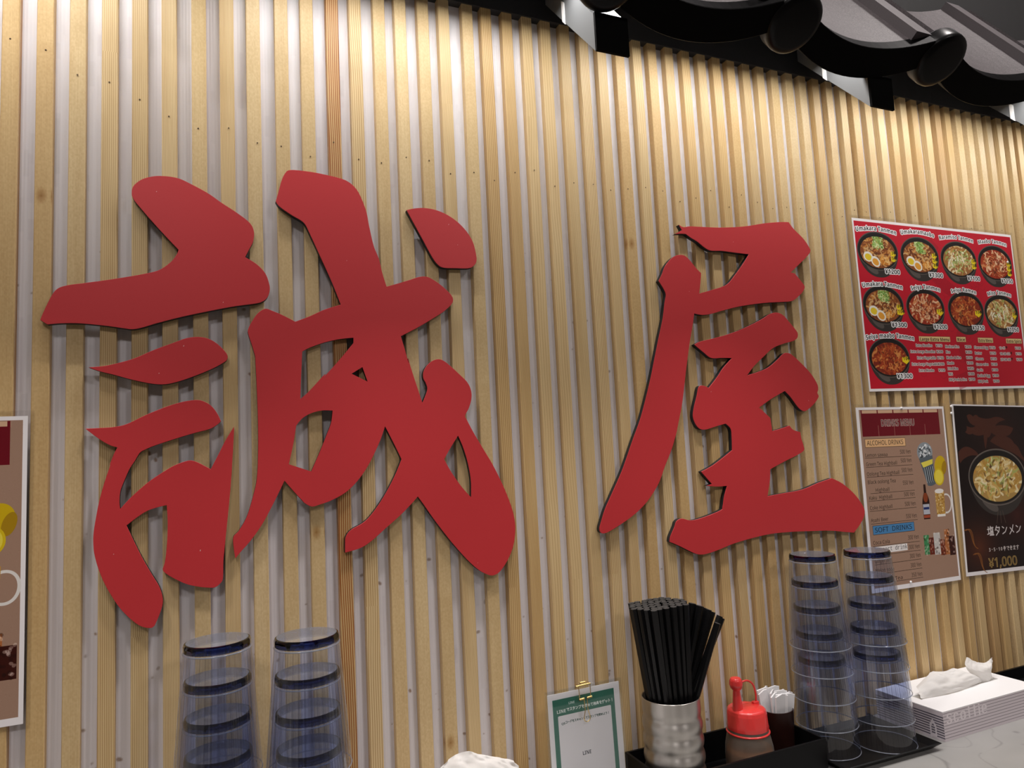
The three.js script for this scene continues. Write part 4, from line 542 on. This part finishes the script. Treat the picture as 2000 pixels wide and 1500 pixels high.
{ // chopsticks: hexagonal, thicker at the top
  const L = 0.225, shaft = creased(new THREE.CylinderGeometry(0.0044, 0.0028, L, 6, 1, true).translate(0, L / 2, 0), 0.3), cap = new THREE.CylinderGeometry(0.0044, 0.0044, 0.0004, 6).translate(0, L, 0), foot = new THREE.CylinderGeometry(0.0028, 0.0028, 0.0004, 6).translate(0, 0.0002, 0);
  const r = rng(14), up = new THREE.Vector3(0, 1, 0); let first;
  const place = (x0, z0, x1, z1, top, label, group) => {
    let t;
    if (!first) { t = first = thing('chopstick', label, 'chopstick', 0, 0, 0, group); mesh('shaft', join([shaft, foot]), M.chopstick, t); mesh('butt', cap, M.chopstickEnd, t).userData.label = 'grey hexagonal end'; } else t = copyOf(first, 'chopstick', label, group);
    const y0 = BOX_FLOOR + 0.005, a = new THREE.Vector3(x0, EYE + y0, z0), b = new THREE.Vector3(x1, EYE + top, z1), d = b.clone().sub(a).normalize();
    t.position.copy(b).addScaledVector(d, -L); if (t.position.y < EYE + y0) t.position.copy(a);
    t.quaternion.setFromUnitVectors(up, d).multiply(new THREE.Quaternion().setFromAxisAngle(up, r() * 6));
    return t;
  };
  const cx = 0.5285, cz = 0.056, spots = [];
  for (let row = -4; row <= 4; row++) for (let col = -5; col <= 5; col++) { const u = (col + (row & 1 ? 0.5 : 0)) / 4.35, v = row / 3.9; if (u * u + v * v <= 1.02) spots.push([u, v]); }
  for (const [u, v] of spots) { const ju = u + (r() - 0.5) * 0.06, jv = v + (r() - 0.5) * 0.06; place(cx + 0.002 + ju * 0.0185, cz + jv * 0.021, cx - 0.0095 + ju * 0.0405, cz + jv * 0.033, -0.2035 - 0.002 * r(), 'black hexagonal chopstick standing in the dense bundle in the steel holder', 'chopsticks in the dense bundle'); }
  for (const [x1, z1, top] of [[0.561, 0.053, -0.2065], [0.5675, 0.061, -0.2075], [0.5655, 0.045, -0.2075], [0.574, 0.055, -0.2095], [0.5735, 0.069, -0.211], [0.5805, 0.062, -0.2125], [0.5815, 0.05, -0.213], [0.587, 0.07, -0.2165], [0.5895, 0.058, -0.2165], [0.5955, 0.066, -0.221], [0.6005, 0.074, -0.2255], [0.6065, 0.07, -0.2295]])
    place(cx - 0.006 - (x1 - 0.561) * 0.52, cz - 0.004 + (z1 - 0.06) * 0.3, x1, z1, top, 'black hexagonal chopstick fanned out from the dense bundle', 'chopsticks fanned out beside the bundle');
  place(cx - 0.012, cz + 0.006, 0.585, 0.088, -0.2295, 'shortest black chopstick, its grey end lower than the others, in the steel holder').scale.y = 0.935;
}
{ // sauce bottle
  const b = thing('sauce_bottle', 'cloudy sauce bottle with red spout cap standing in the black box', 'bottle', 0.642, BOX_FLOOR, 0.0615);
  mesh('body', lathe([[0, 0], [0.029, 0], [0.031, 0.003], [0.0312, 0.022], [0.0302, 0.034], [0.0278, 0.045], [0.0262, 0.052], [0.0262, 0.06]], 64), M.bottle, b);
  mesh('sauce', lathe([[0, 0.0012], [0.0282, 0.0012], [0.03, 0.004], [0.0298, 0.026], [0.028, 0.032], [0, 0.032]], 48), M.sauce, b);
  mesh('cap', creased(lathe([[0.0258, 0.0555], [0.0266, 0.056], [0.0268, 0.0585], [0.0262, 0.0615], [0.0254, 0.075], [0.0246, 0.079], [0.022, 0.0812], [0.012, 0.083], [0.0, 0.0832]], 64), 0.7), M.redPlastic, b);
  mesh('ring', new THREE.TorusGeometry(0.0268, 0.0013, 10, 64).rotateX(Math.PI / 2).translate(0, 0.0515, 0), M.redPlastic, b);
  const cx = -0.0155; mesh('spout', lathe([[0.0078, 0.079], [0.0066, 0.082], [0.006, 0.09], [0.0045, 0.106], [0.0044, 0.112]], 32).translate(cx, 0, 0.002), M.redPlastic, b);
  const plug = mesh('plug', creased(lathe([[0, 0.106], [0.005, 0.1062], [0.0075, 0.109], [0.0087, 0.1135], [0.0083, 0.118], [0.0062, 0.1215], [0, 0.1232]], 32), 0.8).translate(cx, 0, 0.002), M.redPlastic, b);
  mesh('strap', tube([[cx + 0.008, 0.1145, 0.002], [cx + 0.018, 0.115, 0.002], [cx + 0.028, 0.109, 0.001], [cx + 0.033, 0.096, 0], [cx + 0.0335, 0.083, -0.001]], 0.0013, 40, 8), M.redPlastic, plug);
  mesh('strap_peg', rounded(0.009, 0.0055, 0.006, 0.0012, cx + 0.032, 0.083, -0.001), M.redPlastic, b);
}
{ // brown cup with white paper sleeves
  const c = thing('straw_cup', 'dark brown tapered cup full of white paper packets', 'cup', 0.7055, BOX_FLOOR, 0.046);
  mesh('body', lathe([[0, 0], [0.0195, 0], [0.02, 0.001], [0.0228, 0.0635], [0.0226, 0.0645], [0.0215, 0.0642], [0.0192, 0.003], [0, 0.0025]], 64), M.brown, c);
  const r = rng(41), shape = new THREE.Shape([[-0.0085, 0], [0.0085, 0], [0.0092, 0.078], [0.003, 0.0795], [-0.0088, 0.0775]].map((p) => new THREE.Vector2(...p)));
  const shapes = [0, 1, 2].map((k) => { const g = new THREE.ExtrudeGeometry(shape, { depth: 0.0012, bevelEnabled: true, bevelThickness: 0.0004, bevelSize: 0.0004, bevelSegments: 1, steps: 1 }); const p = g.attributes.position; for (let i = 0; i < p.count; i++) p.setZ(i, p.getZ(i) + 0.0016 * Math.sin(p.getY(i) * 70 + k * 2) + (k - 1) * p.getX(i) * 0.22); g.computeVertexNormals(); return g; });
  let n = 0;
  for (const [x, z] of [[-0.013, -0.003], [-0.0085, 0.0055], [-0.009, -0.009], [-0.001, -0.0125], [-0.002, -0.004], [0.0005, 0.008], [0.0065, -0.009], [0.006, 0.0005], [0.0085, 0.009], [0.0125, -0.002], [0.0125, 0.004], [-0.004, 0.011]]) {
    const t = tag(new THREE.Group(), 'white paper packet standing in the brown cup', 'packet', 'paper packets in the brown cup'); t.name = numbered('paper_packet'); scene.add(t);
    mesh('sleeve', shapes[n++ % 3], M.whitePaper, t);
    t.position.set(0.7055 + x * 0.6, EYE + BOX_FLOOR + 0.005 + r() * 0.005, 0.046 + z * 0.6);
    t.rotation.set(z * 9, (r() - 0.5) * 1.2, -x * 9 + (r() - 0.5) * 0.05, 'ZXY');
  }
}
// ---------------------------------------------------------------- card stand with a clip
{
  const c = thing('card_stand', 'clear card stand with a green and white stamp-card notice', 'sign', 0.41, COUNTER, 0.052);
  c.rotation.set(-0.035, 0.02, 0, 'YXZ');
  const print = phys(0xffffff, 0.5, { map: cardPrint }), edge = M.whitePaper;
  mesh('card', new THREE.BoxGeometry(0.1, 0.141, 0.0006).translate(0, 0.0735, 0), [edge, edge, edge, edge, print, edge], c);
  mesh('front_pane', new RoundedBoxGeometry(0.1055, 0.147, 0.0012, 2, 0.0005).translate(0, 0.0745, 0.0016), M.acrylic, c);
  mesh('back_pane', new RoundedBoxGeometry(0.1055, 0.147, 0.0012, 2, 0.0005).translate(0, 0.0745, -0.0016), M.acrylic, c);
  mesh('foot', new RoundedBoxGeometry(0.1055, 0.0012, 0.03, 2, 0.0005).translate(0, 0.0012, -0.006), M.acrylic, c);
  const k = thing('wire_clip', 'brass wire binder clip gripping the top of the card stand', 'clip', 0.4085, COUNTER + 0.1485, 0.0475);
  k.rotation.x = -0.035;
  mesh('frame', join([tube([[-0.008, 0, 0.004], [-0.0078, -0.006, 0.0045], [-0.0075, -0.0145, 0.0045]], 0.0005), tube([[0.008, 0, 0.004], [0.0078, -0.006, 0.0045], [0.0075, -0.0145, 0.0045]], 0.0005), tube([[-0.0085, 0.0005, 0.0045], [-0.0085, 0.0015, 0], [-0.0085, 0.0005, -0.0045]], 0.0005), tube([[0.0085, 0.0005, 0.0045], [0.0085, 0.0015, 0], [0.0085, 0.0005, -0.0045]], 0.0005)]), M.brass, k);
  mesh('spring', join([tube([[-0.0115, 0.0005, 0.0038], [0.0085, 0.0012, 0.0038]], 0.0011), tube([[-0.004, 0.0028, 0.0005], [0.004, 0.003, 0.0005]], 0.0012), tube([[-0.0085, -0.0148, 0.0052], [-0.002, -0.0144, 0.0052]], 0.0014), tube([[0.002, -0.0142, 0.0052], [0.0085, -0.0138, 0.0052]], 0.0014)]), M.brass, k);
  mesh('lever', join([tube([[-0.0022, -0.0145, 0.0055], [-0.002, -0.028, 0.0058], [-0.004, -0.036, 0.006], [-0.0035, -0.0395, 0.006], [0, -0.041, 0.006], [0.0035, -0.039, 0.006], [0.004, -0.0355, 0.006], [0.002, -0.0275, 0.0058], [0.0022, -0.0142, 0.0055]], 0.0005, 64)]), M.brass, k);
}
// ---------------------------------------------------------------- tissue boxes
const boxPrint = (side) => canvasTexture(1024, side ? 384 : 192, (c, W, H) => {
  c.fillStyle = '#d6cdd2'; c.fillRect(0, 0, W, H);
  const w = side ? 215 : 110, k = W / w; c.scale(k, k); const h = H / k;
  c.fillStyle = side ? '#6d636b' : '#5c5864'; for (let i = 0; i < 9; i++) c.fillRect(0, 3.2 + (i * (h - 4)) / 9, w, side ? 1.25 : 0.9);
  c.strokeStyle = '#e6dee2'; c.lineCap = 'round'; c.lineJoin = 'round'; c.lineWidth = side ? 3.4 : 2.4;
  const s = (x, list) => { for (const p of list) { c.beginPath(); p.forEach(([a, b], i) => (i ? c.lineTo(x + a, b) : c.moveTo(x + a, b))); c.stroke(); } };
  const letter = { s: [[[9, 11], [7, 7], [3, 7], [1, 11], [1, 16], [8, 23], [8, 29], [6, 33], [2, 33], [0, 29]]], c: [[[8, 14], [6, 10], [3, 10], [1, 14], [1, 29], [3, 33], [6, 33], [8, 29]]], o: [[[5, 10], [1, 14], [1, 29], [5, 33], [9, 29], [9, 14], [5, 10]]], t: [[[4, 3], [4, 33]], [[0, 10], [8, 10]]], i: [[[2, 11], [2, 33]], [[2, 4], [2, 4.6]]], e: [[[1, 21], [9, 20], [9, 13], [5, 9], [1, 13], [1, 29], [5, 33], [9, 31]]] };
  if (side) { let x = 8; for (const ch of 'scottie') { s(x, letter[ch]); x += ch === 'i' ? 8 : ch === 't' ? 12 : 14.2; } } else { s(100, letter.e.map((p) => p.map(([a, b]) => [a - 12, b * 0.9]))); }
});
{
  const W = 0.215, D = 0.11, H = 0.0405, long = boxPrint(true), short = boxPrint(false);
  const white = phys(lin(0.86, 0.86, 0.87), 0.55), longM = phys(0xffffff, 0.55, { map: long }), shortM = phys(0xffffff, 0.55, { map: short });
  const make = (label, x, z, turn) => {
    const t = thing('tissue_box', label, 'tissue box', x, COUNTER, z); t.rotation.y = turn;
    mesh('carton', new THREE.BoxGeometry(W, H - 0.0012, D).translate(0, (H - 0.0012) / 2, 0), [shortM, shortM, white, white, longM, longM], t);
    const top = new THREE.Shape([[-W / 2, -D / 2], [W / 2, -D / 2], [W / 2, D / 2], [-W / 2, D / 2]].map((p) => new THREE.Vector2(...p))), slot = new THREE.Path();
    slot.moveTo(-0.088, -0.008); slot.lineTo(0.088, -0.008); slot.lineTo(0.088, 0.008); slot.lineTo(-0.088, 0.008);
    top.holes.push(slot);
    mesh('top_panel', new THREE.ExtrudeGeometry(top, { depth: 0.0012, bevelEnabled: false }).rotateX(-Math.PI / 2).translate(0, H - 0.0012, 0), white, t);
    mesh('slot_shadow_film', box(-0.088, 0.088, H - 0.00115, H - 0.001, -0.008, 0.008), std(lin(0.45, 0.44, 0.42), 0.6), t).name = 'slot_shade_film';  // grey sheet that puts the shade in the slot into its colour
    return t;
  };
  make('white low tissue box with striped sides, beside the tumbler stacks', 1.0455, 0.0625, 0.0);
  make('white low tissue box mostly below the frame, between tumblers and card stand', 0.262, 0.105, 0.05);
  const sheet = (pts, n = 24, seed = 1, rough = 0.0012) => {           // a soft sheet through rows of control points
    const rows = pts.map((r) => new THREE.CatmullRomCurve3(r.map((p) => new THREE.Vector3(...p)))), N = noise2(seed), P = [], U = [], I = [], m = 40;
    for (let j = 0; j <= n; j++) {
      const ring = [];
      for (let i = 0; i <= m; i++) ring.push(new THREE.CatmullRomCurve3(rows.map((c) => c.getPoint(i / m))).getPoint(j / n));
      ring.forEach((q, i) => { const k = (N(i * 0.45, j * 0.5) - 0.5) * rough * 2 + (N(i * 0.16 + 20, j * 0.12) - 0.5) * rough * 3; P.push(q.x + k * 0.5, q.y + k * 0.6, q.z + k); U.push(i / m, j / n); });
    }
    for (let j = 0; j < n; j++) for (let i = 0; i < m; i++) { const a = j * (m + 1) + i; I.push(a, a + 1, a + m + 1, a + 1, a + m + 2, a + m + 1); }
    const g = new THREE.BufferGeometry(); g.setAttribute('position', new THREE.Float32BufferAttribute(P, 3)); g.setAttribute('uv', new THREE.Float32BufferAttribute(U, 2)); g.setIndex(I); g.computeVertexNormals(); return g;
  };
  const T0 = thing('facial_tissue', 'crumpled white tissue pulled from the tissue box beside the tumblers', 'tissue', 1.0455, COUNTER + H, 0.0625);
  // x from the box centre, y above its top, z toward the viewer
  mesh('low_fold', sheet([
    [[-0.09, 0.001, 0.008], [-0.06, 0.0012, 0.012], [-0.02, 0.0012, 0.014], [0.03, 0.0015, 0.01], [0.06, 0.001, 0.004]],
    [[-0.086, 0.007, 0.004], [-0.055, 0.012, 0.012], [-0.015, 0.013, 0.014], [0.025, 0.013, 0.011], [0.054, 0.008, 0.004]],
    [[-0.08, 0.011, -0.002], [-0.048, 0.025, 0.002], [-0.012, 0.02, 0.004], [0.012, 0.024, 0.002], [0.045, 0.01, -0.002]],
    [[-0.072, 0.012, -0.008], [-0.043, 0.0285, -0.006], [-0.015, 0.0245, -0.006], [0.012, 0.026, -0.006], [0.04, 0.013, -0.006]]], 24, 71), M.tissue, T0);
  mesh('raised_fold', sheet([
    [[0.05, -0.0005, 0.004], [0.062, -0.0005, 0.007], [0.074, -0.0005, 0.006], [0.085, -0.0005, 0.002]],
    [[0.04, 0.012, 0.002], [0.054, 0.011, 0.008], [0.07, 0.011, 0.008], [0.084, 0.01, 0.0]],
    [[0.026, 0.027, 0.0], [0.043, 0.022, 0.008], [0.068, 0.02, 0.009], [0.094, 0.022, -0.002]],
    [[0.036, 0.039, -0.003], [0.05, 0.03, -0.001], [0.072, 0.0255, 0.0], [0.1, 0.0285, -0.006]]], 24, 72, 0.0007), M.tissue, T0);
  const T1 = thing('facial_tissue', 'tip of a white tissue sticking up between tumblers and card stand', 'tissue', 0.262, COUNTER + H, 0.09);
  mesh('sheet', sheet([
    [[-0.07, 0.0005, 0.008], [-0.03, 0.0005, 0.014], [0.01, 0.0005, 0.016], [0.05, 0.0005, 0.01]],
    [[-0.062, 0.03, 0.002], [-0.03, 0.04, 0.012], [0.01, 0.035, 0.014], [0.05, 0.025, 0.004]],
    [[-0.054, 0.055, -0.006], [-0.03, 0.066, 0.0], [0.005, 0.062, 0.002], [0.042, 0.046, -0.006]],
    [[-0.052, 0.06, -0.01], [-0.026, 0.0745, -0.01], [0.003, 0.068, -0.01], [0.038, 0.053, -0.012]]], 24, 73, 0.002), M.tissue, T1);
}

renderer.render(scene, camera);
